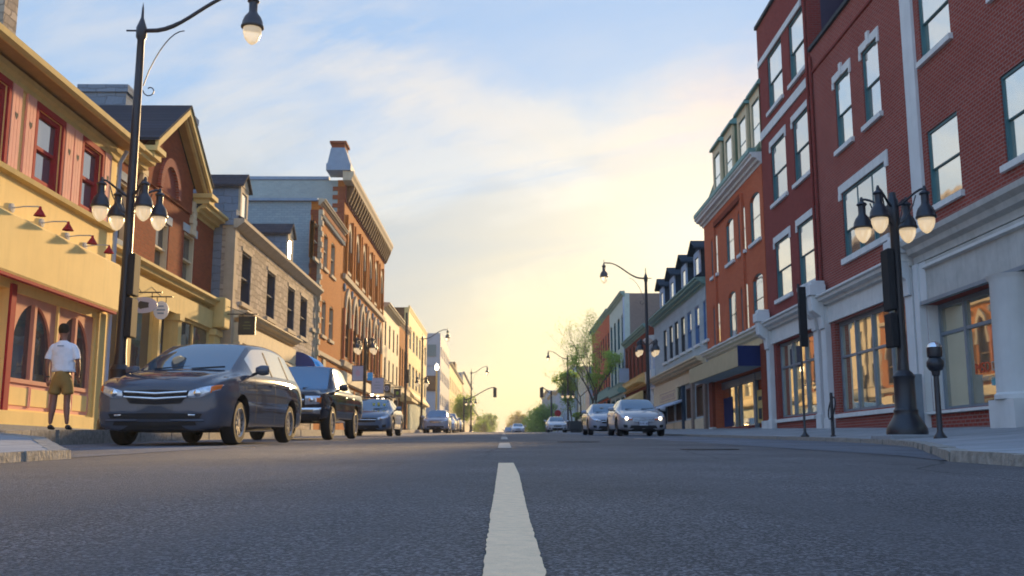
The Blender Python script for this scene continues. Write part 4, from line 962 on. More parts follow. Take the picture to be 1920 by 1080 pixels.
def shopfront(b, a, c, zc, zf0, zw0, zw1, cor, fas, pil, fm, riser, cols=2, rail=.62, glass='glassS', endpil=(True, True), zb=None):
    zb = b.zb if zb is None else zb
    b.cornice('shop_cornice', cor, a, c, zc, .42, .36, steps=4)
    b.box('fascia', fas, a+.35, c-.35, .002, .07, zf0, zc-.34)
    for k, uu in enumerate((a, c-.42)):
        if not endpil[k]: continue
        p = b.box('pilaster', pil, uu, uu+.42, 0, .16, zb-.1, zc-.30); b.box('plinth', pil, uu-.03, uu+.45, 0, .20, zb-.1, zb+.62, p, bevel=.02)
        br = MB(); br.prism([b.P(uu+.02, .16, zc-.95), b.P(uu+.02, .22, zc-.95), b.P(uu+.02, .26, zc-.6), b.P(uu+.02, .5, zc-.42), b.P(uu+.02, .54, zc+.02), b.P(uu+.02, .16, zc+.02)], (0, .38, 0))
        b.bx(br, uu-.05, uu+.47, .1, .58, zc+.02, zc+.34); b.bx(br, uu+.02, uu+.4, .1, .50, zc+.34, zc+.46)
        b.part('console', pil, br, p, bevel=.02)
    u0, u1 = a+.85, c-.75; b.op.append((u0, u1, zw0, zw1, .25, None))
    f = MB(); W = -.2
    for k in range(cols+1):
        v_ = u0+(u1-u0)*k/cols; v_ = min(max(v_, u0+.045), u1-.045); b.bx(f, v_-.045, v_+.045, W-.04, W+.06, zw0, zw1)
    b.bx(f, u0+.09, u1-.09, W-.04, W+.05, zw1-.09, zw1); b.bx(f, u0+.09, u1-.09, W-.04, W+.05, zw0, zw0+.08)
    if rail: b.bx(f, u0+.09, u1-.09, W-.04, W+.05, zw0+(zw1-zw0)*rail, zw0+(zw1-zw0)*rail+.06)
    fo = b.part('shop_window', fm, f); b.box('pane', M[glass], u0+.02, u1-.02, W-.02, W, zw0+.02, zw1-.02, fo)
    b.prof('sill', M['ashlar'], u0-.05, u1+.05, [(-.2, zw0-.16), (.14, zw0-.16), (.14, zw0-.06), (-.2, zw0-.004)], fo)
    b.box('brick_riser', riser, u0-.02, u1+.02, 0, .05, zb-.1, zw0-.165, fo)
shopfront(b, 22.45, 29.1, 4.75, 3.95, 1.35, 3.90, M['ashlar'], M['ashlar'], M['pilaster'], M['greyF'], M['brickR'], cols=4, rail=.60)
b.finish()

# ---- tall red brick building
b = Bld('tall_red_brick_building', 'tallest wine-red brick building with paired windows and pale stone bands', XR, 29.35, 35.4, 15.95, 12, M['brickR2'], M['purple'])
cols_ = [b.px(1489, 246, 346, 1522), b.px(1448, 293, 387, 1476)]
print('R3', cols_, b.px(1441, 117, 213, 1463), b.px(1457, 467, 565, 1484), onX(XR, 1439, 248), onX(XR, 1430, 126))
for (u0, u1, _, _) in cols_:
    for k, (z0, z1) in enumerate(((5.45, 7.45), (8.85, 10.95), (12.25, 14.35))):
        b.window(u0, u1, z0, z1, M['teal'], M['glassR'], depth=.10, fw=.06, sill=M['ashlar'], lintel=M['ashlar'] if k < 2 else None, lh=.22, ears=True)
b.box('stone_band', M['ashlar'], 29.9, 35.3, 0, .05, 14.36, 14.58); b.box('stone_band', M['ashlar'], 29.6, 35.3, 0, .05, 11.55, 11.85)
b.box('coping', M['darkF'], 29.3, 35.45, -.4, .08, 15.95, 16.08)
dp = MB(); dp.tube([b.P(29.5, .06, 15.5), b.P(29.5, .06, 5.3)], .05, 8); b.part('downpipe', M['brickR2'], dp, smooth=True)
shopfront(b, 29.4, 35.3, 4.78, 4.0, 1.4, 3.95, M['ashlar'], M['ashlar'], M['pilaster'], M['greyF'], M['brickR'], cols=3, rail=.66)
b.finish()

# ---- orange-red brick building with green mansard
b = Bld('orange_red_mansard_building', 'orange-red brick building with four green mansard dormers and beige marquee', XR, 35.5, 46.2, 11.0, 12, M['brickO'], M['brickO'])
for (xl, xr) in ((1407, 1426), (1384, 1397.5), (1361, 1375), (1332, 1344)):
    u0 = onX(XR, xl, 430)[0]; u1 = onX(XR, xr, 420)[0]; print('R4', u0, u1)
    b.window(min(u0, u1), max(u0, u1), 8.1, 9.95, M['teal'], M['glassR'], depth=.07, fw=.05, arch='seg', sill=M['ashlar'])
    b.window(min(u0, u1), max(u0, u1), 4.95, 6.85, M['teal'], M['glassR'], depth=.07, fw=.05, arch='seg', sill=M['ashlar'])
b.box('string_course', M['brickB'], 38.6, 43.6, 0, .12, 10.2, 10.42)
for a in (38.4, 43.6): b.box('pilaster_strip', M['brickO'], a, a+.35, 0, .10, 4.8, 10.42)
b.cornice('cornice', M['ashlar'], 35.45, 46.4, 11.2, .42, .42, steps=3)
b.prof('mansard_roof', M['green'], 35.7, 46.1, [(.15, 11.2), (-.9, 13.95), (-1.2, 14.0), (-11, 14.0), (-11, 11.0)])
b.box('copper_gutter', M['copper'], 35.5, 46.3, .2, .46, 11.21, 11.38)
for (xl, xr, yt) in ((1405, 1424, 150), (1380, 1400, 195), (1354, 1373, 232), (1332, 1350, 270)):
    u0 = onX(XR+.0, xl+3, 260)[0]; u1 = u0-1.55 if xl > 1340 else u0-1.6
    u0, u1 = min(u0, u1), max(u0, u1); print('dorm', u0, u1, onX(XR, xl+3, yt))
    d = MB(); b.bx(d, u0, u1, -1.6, -.08, 11.3, 13.75); do = b.part('dormer', M['green'], d)
    f = MB(); b.bx(f, u0-.02, u0+.2, -.1, .0, 11.35, 13.75); b.bx(f, u1-.2, u1+.02, -.1, .0, 11.35, 13.75); b.bx(f, u0+.2, u1-.2, -.1, 0, 13.4, 13.75)
    b.part('surround', M['cream2'], f, do); b.box('sash', M['teal'], u0+.2, u1-.2, -.079, -.05, 11.35, 13.4, do)
    b.box('pane', M['glassR'], u0+.3, u1-.3, -.05, -.04, 12.42, 13.3, do); b.box('pane', M['glassR'], u0+.3, u1-.3, -.055, -.045, 11.5, 12.36, do)
    b.prof('dormer_roof', M['copper'], u0-.12, u1+.12, [(.14, 13.76), (.10, 13.9), (-.1, 14.05), (-1.5, 14.3), (-1.5, 13.76)], do)
# shop and marquee
b.cornice('shop_cornice', M['ashlar'], 35.55, 46.0, 4.75, .45, .35, steps=4)
b.box('frieze', M['cream2'], 36.0, 45.8, 0, .10, 4.15, 4.4)
aw = MB(); mq = b.part('marquee', M['awn'], b.bx(MB(), 36.3, 45.9, .86, .95, 3.35, 4.0))
b.part('marquee_end', M['navy'], b.bx(MB(), 36.24, 36.30, .0, .95, 3.35, 4.1), mq)
b.part('marquee_soffit', M['stoneB'], b.bx(MB(), 36.30, 45.9, .0, .86, 3.36, 3.44), mq); b.part('marquee_top', M['awn'], b.bx(MB(), 36.30, 45.9, .0, .86, 3.92, 4.0), mq)
for a in (35.5, 44.9): p = b.box('brick_pier', M['brickB'], a, a+.75, 0, .13, .6, 4.15); b.box('pier_base', M['ashlar'], a-.02, a+.77, 0, .17, .6, 1.35, p)
b.op.append((36.25, 44.9, 1.0, 3.34, .40, None))
f = MB(); W = -.34
b.bx(f, 36.4, 37.6, W-.04, W+.04, 1.0, 3.3); b.bx(f, 38.7, 39.0, W-.04, W+.1, 1.0, 3.3); b.bx(f, 37.6, 44.8, W-.04, W+.06, 3.0, 3.3); b.bx(f, 41.3, 41.42, W, W+.06, 1.3, 3.0); b.bx(f, 42.2, 42.32, W, W+.06, 1.3, 3.0)
fo = b.part('shop_window', M['greyF'], f); b.box('pane', M['glassS'], 39.0, 44.8, W-.03, W, 1.3, 3.0, fo)
b.box('advert_panel', M['navy'], 43.0, 44.6, W+.001, W+.03, 1.35, 2.6, fo); b.box('riser', M['brickR'], 38.9, 44.8, -.3, .0, .9, 1.28, fo)
at = b.box('cash_machine', M['cream'], 37.75, 38.6, W-.1, W+.05, 1.35, 2.6); b.box('screen', M['darkF'], 37.9, 38.4, W+.051, W+.06, 2.2, 2.35, at); b.box('keypad', M['darkF'], 37.95, 38.35, W+.051, W+.08, 1.5, 1.9, at)
b.finish()

# ---- grey stone building with slate dormers
b = Bld('grey_stone_dormer_building', 'grey-blue stone building with slate roof, four dormers and seven blue-framed windows', XR, 46.4, 62.5, 8.3, 12, M['stoneB'], M['brickBr'])
for (xl, xr) in ((1318, 1325), (1302, 1309), (1287.5, 1294), (1275.5, 1281.5), (1263.5, 1269), (1253.5, 1258.5), (1242.5, 1247.5)):
    u0 = onX(XR, xl, 580)[0]; u1 = u0-1.15; b.window(u1, u0, 5.45, 7.35, M['blueF'] if xl > 1285 else M['darkF'], M['glassR'], depth=.12, fw=.07, sill=M['ashlar'])
b.cornice('eaves_cornice', M['copper'], 46.3, 62.7, 8.42, .5, .4)
b.prof('roof', M['slate'], 46.4, 62.6, [(.45, 8.4), (.45, 8.48), (-2.8, 10.9), (-11, 10.9), (-11, 8.3)])
for (xl, xr) in ((1309, 1322), (1284, 1300), (1261, 1276), (1241, 1255)):
    u0 = onX(XR+.5, xl+4, 520)[0]-1.0; u1 = u0+1.5
    d = MB(); b.bx(d, u0, u1, -2.6, -.35, 8.7, 10.3); do = b.part('dormer', M['slate'], d)
    f = MB(); b.bx(f, u0-.02, u0+.25, -.36, -.28, 8.7, 10.3); b.bx(f, u1-.25, u1+.02, -.36, -.28, 8.7, 10.3); b.bx(f, u0+.25, u1-.25, -.36, -.28, 10.0, 10.3)
    b.part('surround', M['paleblue'], f, do); b.box('sash', M['darkF'], u0+.25, u1-.25, -.349, -.33, 8.75, 10, do); b.box('pane', M['glassR'], u0+.33, u1-.33, -.33, -.32, 8.9, 9.95, do)
    um = (u0+u1)/2; r_ = MB()
    for sgn in (-1, 1): r_.prism([b.P(um+sgn*1.0, 0.0, 10.25), b.P(um, 0.0, 10.8), b.P(um, 0, 10.9), b.P(um+sgn*1.0, 0, 10.36)], (3.0, 0, 0))
    r_.prism([b.P(u0, -.3, 10.3), b.P(u1, -.3, 10.3), b.P(um, -.3, 10.8)], (.1, 0, 0))
    b.part('dormer_roof', M['slate'], r_, do)
b.cornice('shop_cornice', M['cream2'], 46.6, 62.4, 4.72, .55, .45, steps=3)
b.box('fascia', M['tan'], 46.9, 62.2, 0, .16, 3.7, 4.2)
sb = b.box('sign_panel', M['cream2'], 53.5, 61.8, .16, .24, 3.0, 3.68)
b.part('sign_canopy', M['paleblue'], MB().prism([b.P(52.0, .24, 2.98), b.P(52.0, .75, 2.72), b.P(52.0, .75, 2.66), b.P(52.0, .24, 2.84)], (0, 10.1, 0)))
ol = MB()
for (a, c, z0, z1) in ((54.0, 59.2, 3.55, 3.59), (54.0, 59.2, 3.12, 3.16), (59.16, 59.2, 3.16, 3.55), (54.0, 54.04, 3.16, 3.55)): b.bx(ol, a, c, .241, .255, z0, z1)
for k in range(9): b.bx(ol, 54.4+k*.5, 54.4+k*.5+.26, .241, .25, 3.24, 3.46)
b.part('sign_lettering', plain('dull_rose_lettering', (.36, .22, .20), .6), ol, sb)
for a in (46.5, 49.6, 52.3, 58.4, 61.9): b.box('pier', M['brickBr'] if a < 52 else M['blueD'], a, a+.5, 0, .14, .9, 3.7)
for (a, c) in ((47.1, 49.5), (50.2, 52.2), (52.9, 55.4), (55.8, 58.3), (59.0, 61.8)): 
    b.window(a, c, 1.95, 2.95 if a > 52 else 3.5, M['brown'], M['glassS'], depth=.22, rails=(), fw=.09); b.box('panel', M['tan'], a, c, 0, .08, .9, 1.85)
b.finish()
terrace('pale_blue_narrow_building', 'narrow pale blue boarded building next to the grey stone one', XR, 62.6, 65.2, 7.4, M['paleblue'], M['paleblue'], ((5.2, 6.6),), 1, 1.0, M['white'], M['glassR'], M['white'], M['glassS'], depth=9)
b = terrace('low_brown_shop', 'low brown building with yellow awnings between pale blue and green fronted buildings', XR, 65.3, 77.7, 8.5, M['brickB'], M['brickBr'], ((5.5, 8.0),), 6, .9, M['brown'], M['glassS'], M['copper'], M['glassS'], fascia=M['awnY'])
b.part('awning', M['awnY'], MB().prism([b.P(66, .05, 5.3), b.P(66, .7, 5.0), b.P(66, .7, 4.85), b.P(66, .05, 4.85)], (0, 11, 0)))
b.part('awning', M['awnY'], MB().prism([b.P(66, .3, 4.3), b.P(66, 1.2, 3.7), b.P(66, 1.2, 3.5), b.P(66, .3, 3.6)], (0, 11, 0)))
b = terrace('green_fronted_building', 'pale green three-storey front with grey-brown brick side wall', XR, 77.8, 88.9, 12.7, M['palegreen'], M['brickBr'], ((5.6, 7.6), (8.6, 11.2)), 4, 1.5, M['teal'], M['glassL'], M['copper'], M['glassS'], arch='seg')
b.box('pilaster_strip', M['paleblue'], 77.8, 78.3, 0, .08, 2, 12.4)
terrace('long_red_building', 'long red painted brick building beyond the pale green front', XR, 89.0, 107.0, 12.9, M['brickO'], M['brickO'], ((5.6, 7.6), (8.8, 11)), 8, 1.0, M['darkF'], M['glassL'], M['copper'], M['glassS'])
far = [(122, 135, 10.6, 'tan', 'stoneG', 'tan building behind the street tree on the right'), (135.5, 150, 11.8, 'stoneB', 'brickBr', 'grey building with tall strip windows behind the green street tree'),
       (150.5, 163, 9.4, 'paleblue', 'cyan', 'bright blue sided shop far along the right'), (163.5, 185, 10.8, 'paleblue', 'paleblue', 'pale blue fronted row beyond the bright blue shop'),
       (186, 214, 11.5, 'stoneB', 'grey', 'pale grey row with steep roof far along the right'), (216, 250, 13.5, 'grey', 'paleblue', 'blue-grey tall block near the right end of the street'),
       (252, 300, 12, 'tan', 'brickBr', 'brownish row at the far right end of the street'), (302, 380, 11, 'brickO', 'brickBr', 'last reddish building at the right vanishing end')]
for (a, c, zt, w_, s_, lab) in far:
    terrace('far_building', lab, XR if a > 130 else XR+.5, a, c, zt, M[w_], M[s_], ((6.2, 8.2),), max(3, int((c-a)/4)), 1.5, M['white'], M['glassS'], M['cream2'], None, sill=None)
# ================================================================ STREET FURNITURE
def lamp_head(mb_b, mb_g, c, s=1.0):
    x, y, z = c
    f = lambda pr: [(r*s, h*s) for r, h in pr]
    mb_b.lathe(f([(.001, .06), (.025, .05), (.04, .0), (.045, -.05), (.10, -.09), (.115, -.12), (.10, -.14), (.082, -.15), (.080, -.33), (.10, -.37), (.155, -.44), (.19, -.53), (.20, -.60), (.215, -.62), (.215, -.65), (.19, -.665), (.001, -.665)]), c, 20)
    mb_g.lathe(f([(.17, -.664), (.175, -.70), (.17, -.77), (.14, -.86), (.085, -.94), (.03, -.98), (.001, -.985)]), c, 20)
def arm_curve(p, dirx, diry, r, z0, rise, n=7):
    pts = []
    for i in range(n+1):
        f = i/n; pts.append((p[0]+dirx*r*f, p[1]+diry*r*f, z0 + rise*(3*f*f-2*f*f*f)))
    return pts
def cluster(e, h, rot, rad=.58, s=.83):
    for k in range(4):
        an = rot+k*math.pi/2; cx_, cy_ = math.cos(an), math.sin(an)
        a = MB(); a.tube(arm_curve((0, 0), cx_, cy_, rad, h-.28, .26), .022, 6)
        a.tube([(cx_*.06, cy_*.06, h-.62), (cx_*.22, cy_*.22, h-.52), (cx_*.36, cy_*.36, h-.30), (cx_*.42, cy_*.42, h-.12)], .012, 5)
        g = MB(); lamp_head(a, g, (cx_*rad, cy_*rad, h-.02), s)
        ao = a.build('lamp_arm', M['black'], e, smooth=True); g.build('lamp_globe', M['globe'], ao, smooth=True)
def base_col(mb, hb=1.15, s=1.0):
    mb.lathe([(.34*s, 0), (.345*s, .12), (.335*s, .19), (.30*s, .26), (.255*s, .33), (.215*s, .40), (.20*s, .44), (.205*s, .50), (.18*s, .54), (.175*s, hb-.12), (.19*s, hb-.06), (.15*s, hb), (.11*s, hb+.04)], (0, 0, 0), 14)
def short_lamp(name, lab, x, y, h, rot, plinth=True, grp='four-globe street lamps', signs=False):
    z = WALKZ(x, y)-.02
    e = empty('street_lamp', (x, y, z), lab, 'street lamp', grp)
    m_ = MB(); base_col(m_); m_.build('base', M['black'], e, smooth=True)
    m_ = MB(); m_.lathe([(.11, 1.1), (.085, 1.4), (.078, h-.6), (.10, h-.55), (.10, h-.15), (.07, h-.1), (.06, h), (.001, h+.02)], (0, 0, 0), 14); m_.build('pole', M['black'], e, smooth=True)
    if plinth: MB().box(-.47, .47, -.47, .47, -.2, .075).build('plinth', M['walk'], e, bevel=.02)
    cluster(e, h, rot)
    if signs:
        for (a, c) in ((3.35, 2.25), (2.2, 1.6)):
            MB().box(-.22, -.10, -.17, .17, c, a).build('control_box', M['blackM'], e, bevel=.02)
    return e
def tall_lamp(lab, x, y, h, side, rot, arm=2.25, clus=None, boxes=False, grp='tall arm street lamps', z=None):
    z = (WALKZ(x, y) if abs(x) > 6.7 else G(y))-.02 if z is None else z
    e = empty('tall_street_lamp', (x, y, z), lab, 'street lamp', grp)
    m_ = MB(); base_col(m_, 1.2, 1.0); m_.build('base', M['black'], e, smooth=True)
    m_ = MB(); m_.lathe([(.12, 1.15), (.10, 1.5), (.075, h-1.2), (.07, h-.55), (.10, h-.5), (.105, h-.3), (.07, h-.2), (.03, h-.08), (.02, h+.12), (.001, h+.25)], (0, 0, 0), 14)
    m_.tube([(0, 0, h-.35), (-side*.3, 0, h-.35)], .02, 6)
    m_.build('pole', M['black'], e, smooth=True)
    pts = []
    for i in range(15):
        f = i/14; zz = -.35 + (-.04*math.sin(math.pi*min(1, f*3)) if f < .33 else 0) + .78*max(0, (f-.12)/.88)**1.0*(1 if f < 1 else 1)
        zz = -.35 + .80*(0.5-0.5*math.cos(math.pi*min(1, max(0, f-.10)/.8)))
        pts.append((side*arm*f, 0, h+zz))
    a = MB(); a.tube(pts, [.045]*5+[.038]*5+[.032]*5, 8)
    sc = [(side*.10, 0, h-1.5)]
    for i in range(9): f = i/8; sc.append((side*(.10+.75*f), 0, h-1.5+1.15*math.sin(f*math.pi/2)**.8))
    a.tube(sc, .012, 5)
    cu = [(side*(.10+.13-.13*math.cos(t_)*(1-t_/9)), 0, h-1.6-.13*math.sin(t_)*(1-t_/9)) for t_ in [i*.6 for i in range(10)]]
    a.tube(cu, .012, 5)
    g = MB(); lamp_head(a, g, (side*arm, 0, h+.40), 1.05)
    a.tube([(side*arm, 0, h+.40), (side*arm, 0, h+.62)], .014, 5)
    ao = a.build('lamp_arm', M['black'], e, smooth=True); g.build('lamp_globe', M['globe'], ao, smooth=True)
    if clus: cluster(e, clus, rot)
    if boxes:
        for (a_, c) in ((3.35, 2.55), (2.5, 1.75)): MB().box(.09, .21, -.17, .17, c, a_).build('control_box', M['blackM'], e, bevel=.02)
    return e
tall_lamp('tall black street lamp with four globes and long arm in front of the yellow shop', -7.23, 18.8, 8.25, 1, R(45), arm=2.2, clus=4.75, boxes=True)
short_lamp('l', 'black four-globe street lamp on stone plinth in front of the middle red brick building', 7.0, 17.4, 4.40, R(45), signs=True)
tall_lamp('tall black street lamp with arm reaching left, behind the lit silver sedan', 7.3, 50.5, 8.25, -1, R(45), arm=2.15, clus=4.7)
short_lamp('l', 'black four-globe street lamp before the tall orange building, right of the pickup', -7.2, 51.6, 4.75, R(45), plinth=False)
tall_lamp('tall street lamp with arm in front of the golden block', -7.15, 87, 8.3, 1, R(45), arm=2.2, clus=4.6)
tall_lamp('tall street lamp at the crossing left of the street centre', -4.1, 125, 8.0, 1, 0, arm=2.0, clus=4.4, z=G(125))
tall_lamp('tall street lamp with arm reaching left, behind the street tree', 6.9, 108, 8.2, -1, 0, arm=2.1, clus=4.4)
def simple_post(name, lab, cat, x, y, h, r, mat, top=None, grp=None):
    e = empty(name, (x, y, WALKZ(x, y)-.02), lab, cat, grp)
    MB().lathe([(r*2.2, 0), (r*2.2, .06), (r*1.2, .1), (r, .2), (r*.9, h), (.001, h+.01)], (0, 0, 0), 10).build('pole', mat, e, smooth=True)
    return e
e = simple_post('utility_pole', 'slim dark utility pole beside the black litter bin on the left', 'utility pole', -7.2, 73, 8.6, .09, M['black'])
MB().box(-.06, .25, -.08, .08, 3.4, 4.4).build('control_box', M['blackM'], e)
e = simple_post('post_top_lamp', 'short pale post with a round lit lamp on top, left side far away', 'street lamp', -7.15, 106, 6.3, .12, M['awnY'])
MB().lathe([(.001, 6.3), (.16, 6.35), (.22, 6.6), (.16, 6.85), (.03, 7.0), (.001, 7.1)], (0, 0, 0), 12).build('lamp_globe', M['bulb'], e, smooth=True)
# parking sign seen nearly edge on
px_, py_ = 6.9, 23.0; zg = WALKZ(px_, py_)
e = empty('parking_sign', (px_, py_, zg), 'parking sign on thin dark post, seen edge on, by the tall red brick shopfront', 'sign')
MB().lathe([(.10, -.02), (.10, .03), (.05, .08), (.03, .12), (.028, 3.55), (.001, 3.56)], (0, 0, 0), 8).build('pole', M['black'], e, smooth=True)
MB().box(-.085, .085, -.25, -.22, 2.05, 3.45).build('sign_plate', M['blackM'], e).rotation_euler = (0, 0, R(4))
MB().box(-.02, .02, -.22, .0, 2.3, 2.34).box(-.02, .02, -.22, .0, 3.2, 3.24).build('clamp', M['black'], e)
# bicycle post
px_, py_ = 7.25, 22.1; e = empty('bicycle_post', (px_, py_, WALKZ(px_, py_)), 'black bicycle hitching post with a ring, between parking sign and street lamp', 'bicycle rack')
MB().lathe([(.06, -.02), (.06, .02), (.038, .03), (.036, .93), (.03, .96), (.001, .97)], (0, 0, 0), 10).build('post', M['black'], e, smooth=True)
rg = MB(); rg.tube([(.05*math.sin(2*math.pi*i/20), .20*math.cos(2*math.pi*i/20), .62+.24*math.sin(2*math.pi*i/20)) for i in range(21)], .018, 6); rg.build('ring', M['black'], e, smooth=True)
# parking meter
px_, py_ = 6.83, 15.7; e = empty('parking_meter', (px_, py_, WALKZ(px_, py_)-.01), 'black parking meter with domed silver top at the right kerb', 'parking meter')
MB().lathe([(.10, 0), (.10, .03), (.06, .09), (.045, .12), (.042, .98), (.06, 1.0), (.065, 1.06), (.10, 1.08), (.13, 1.14), (.13, 1.21), (.09, 1.27), (.001, 1.27)], (0, 0, 0), 14).build('post', M['black'], e, smooth=True)
MB().lathe([(.085, 1.265), (.11, 1.29), (.118, 1.36), (.115, 1.44), (.001, 1.44)], (0, 0, 0), 16).build('housing', M['black'], e, smooth=True)
MB().lathe([(.113, 1.44), (.10, 1.48), (.07, 1.515), (.03, 1.53), (.001, 1.535)], (0, 0, 0), 16).build('dome', M['chrome'], e, smooth=True)
# litter bins / planters
def bin_(lab, x, y):
    e = empty('litter_bin', (x, y, WALKZ(x, y)), lab, 'litter bin')
    m_ = MB()
    for k in range(16): an = 2*math.pi*k/16; m_.box(.27*math.cos(an)-.02, .27*math.cos(an)+.02, .27*math.sin(an)-.02, .27*math.sin(an)+.02, .03, .95)
    m_.lathe([(.25, 0), (.25, .93), (.001, .93)], (0, 0, 0), 16); m_.build('slatted_body', M['black'], e)
    MB().lathe([(.31, .92), (.31, 1.0), (.2, 1.08), (.17, 1.14), (.001, 1.15)], (0, 0, 0), 16).build('lid', M['black'], e, smooth=True)
bin_('black slatted litter bin beside the slim utility pole on the left', -7.35, 70.5)
# banners and hanging signs along the tall orange building
for (px, py, Y, w, h, mt, mk, shp, lab, mark) in (
    (671, 700, 58, .62, .86, 'lavender', plain('faint_red_print', (.50, .36, .46), .5), 'sq', 'tall lilac sign with faint red print left of the far four-globe lamp', 'blob'),
    (694, 706, 60, .25, .42, 'cyan', None, 'sq', 'narrow turquoise sign right beside the far four-globe lamp pole', None),
    (708, 723, 62, .75, .95, 'lavender', M['metalroof'], 'sq', 'wide pale lilac sign between turquoise sign and dark square sign', 'lines'),
    (725, 728, 64, .44, .50, 'olive', M['lavender'], 'sq', 'dark square sign with a pale ring over the parked blue-grey sedan', 'ring'),
    (745, 737, 68, .42, .50, 'darkF', plain('bright_green_print', (.20, .38, .02), .5), 'sq', 'dark green sign with bright green centre right of the ringed sign', 'blob')):
    x_, z_ = onY(Y, px, py); hanging_sign(lab, x_, Y, z_, w, h, M[mt], shp, mk, wallX=-9.2, mark=mark)
x_, z_ = onY(75, 1170, 704); hanging_sign('pale blue banner sign over the pavement by the green fronted building', x_, 75, z_, .7, 1.0, M['paleblue'], 'sq', None, wallX=9.5)
x_, z_ = onY(73, 1166, 731); hanging_sign('small teal oval sign above the sedan roof on the right', x_, 73, z_, .7, .4, M['copper'], 'round', None, wallX=9.5)
# traffic signals
def signal(lab, x, y, z, postx, zp):
    e = empty('traffic_signal', (postx, y, G(y)), lab, 'traffic signal', 'traffic signals at the crossing')
    g = G(y); m_ = MB(); m_.lathe([(.16, 0), (.11, .3), (.09, zp-g)], (0, 0, 0), 8)
    m_.tube(arm_curve((0, 0), (x-postx)/abs(x-postx), 0, abs(x-postx), zp-g-.3, (z-zp)+.9, 8), .05, 6); m_.build('mast', M['darkF'], e, smooth=True)
    MB().box(x-postx-.20, x-postx+.20, -.12, .12, z-g-.56, z-g+.56).build('signal_head', M['olive'], e, bevel=.03)
    le = MB()
    for k, zz in enumerate((.38, 0, -.38)): le.lathe([(.001, -.02), (.13, -.02), (.13, 0), (.001, 0)], (x-postx, -.125, z-g+zz), 12, axis='y')
    le.build('lens', M['darkF'], e)
x_, z_ = onY(115, 928, 736); signal('traffic signal on long curved arm left of the street centre', x_, 115, z_, -4.6, z_-.5)
x_, z_ = onY(112, 1015.5, 736); signal('traffic signal on short arm right of the street centre', x_, 112, z_, 5.3, z_+.2)
x_, z_ = onY(103, 1046, 775); e = empty('round_red_sign', (x_, 103, z_), 'round red sign above the roof of the white hatchback', 'sign')
MB().lathe([(.001, -.03), (.34, -.03), (.34, .0), (.001, 0)], (0, 0, 0), 20, axis='y').build('disc', M['redp'], e); MB().lathe([(.04, -3), (.04, 0)], (0, .03, 0), 8).build('pole', M['black'], e)
# planter at right
e = empty('planter', (6.35, 88, G(88)), 'dark planter box with green shrubs behind the silver sedans', 'planter')
MB().box(-.6, .6, -.4, .4, .25, 1.0).box(-.5, .5, -.3, .3, 0, .25).build('box', M['darkF'], e, bevel=.02)

# ================================================================ TREES
def leafmat(name, c):
    m, t, b = newmat(name); p = wpos(t)
    n = t.noise(p, 2.2, 4, .6)
    t.put(b.inputs['Base Color'], t.mix(t.ramp(n, [(.35, 0.0), (.7, 1.0)]), tuple(x*.6 for x in c), tuple(x*1.5 for x in c))); b.inputs['Roughness'].default_value = .6
    b.inputs['Subsurface Weight'].default_value = 0
    tr = t.add('ShaderNodeBsdfTranslucent'); tr.inputs[0].default_value = (c[0]*2.4, c[1]*2.2, c[2]*1.2, 1)
    mx = t.add('ShaderNodeMixShader'); mx.inputs[0].default_value = .6; t.l.new(b.outputs[0], mx.inputs[1]); t.l.new(tr.outputs[0], mx.inputs[2])
    t.l.new(mx.outputs[0], t.n['Material Output'].inputs[0]); return m
M['bark'] = plain('grey_bark', (.085, .07, .055), .9, var=.25, nscale=8)
M['leafS'] = leafmat('spring_leaves', (.24, .33, .09)); M['leafD'] = leafmat('fresh_leaves', (.13, .22, .05)); M['leafY'] = leafmat('backlit_gold_leaves', (.22, .19, .035))  # leafY: the golden backlight is put into the leaf colour
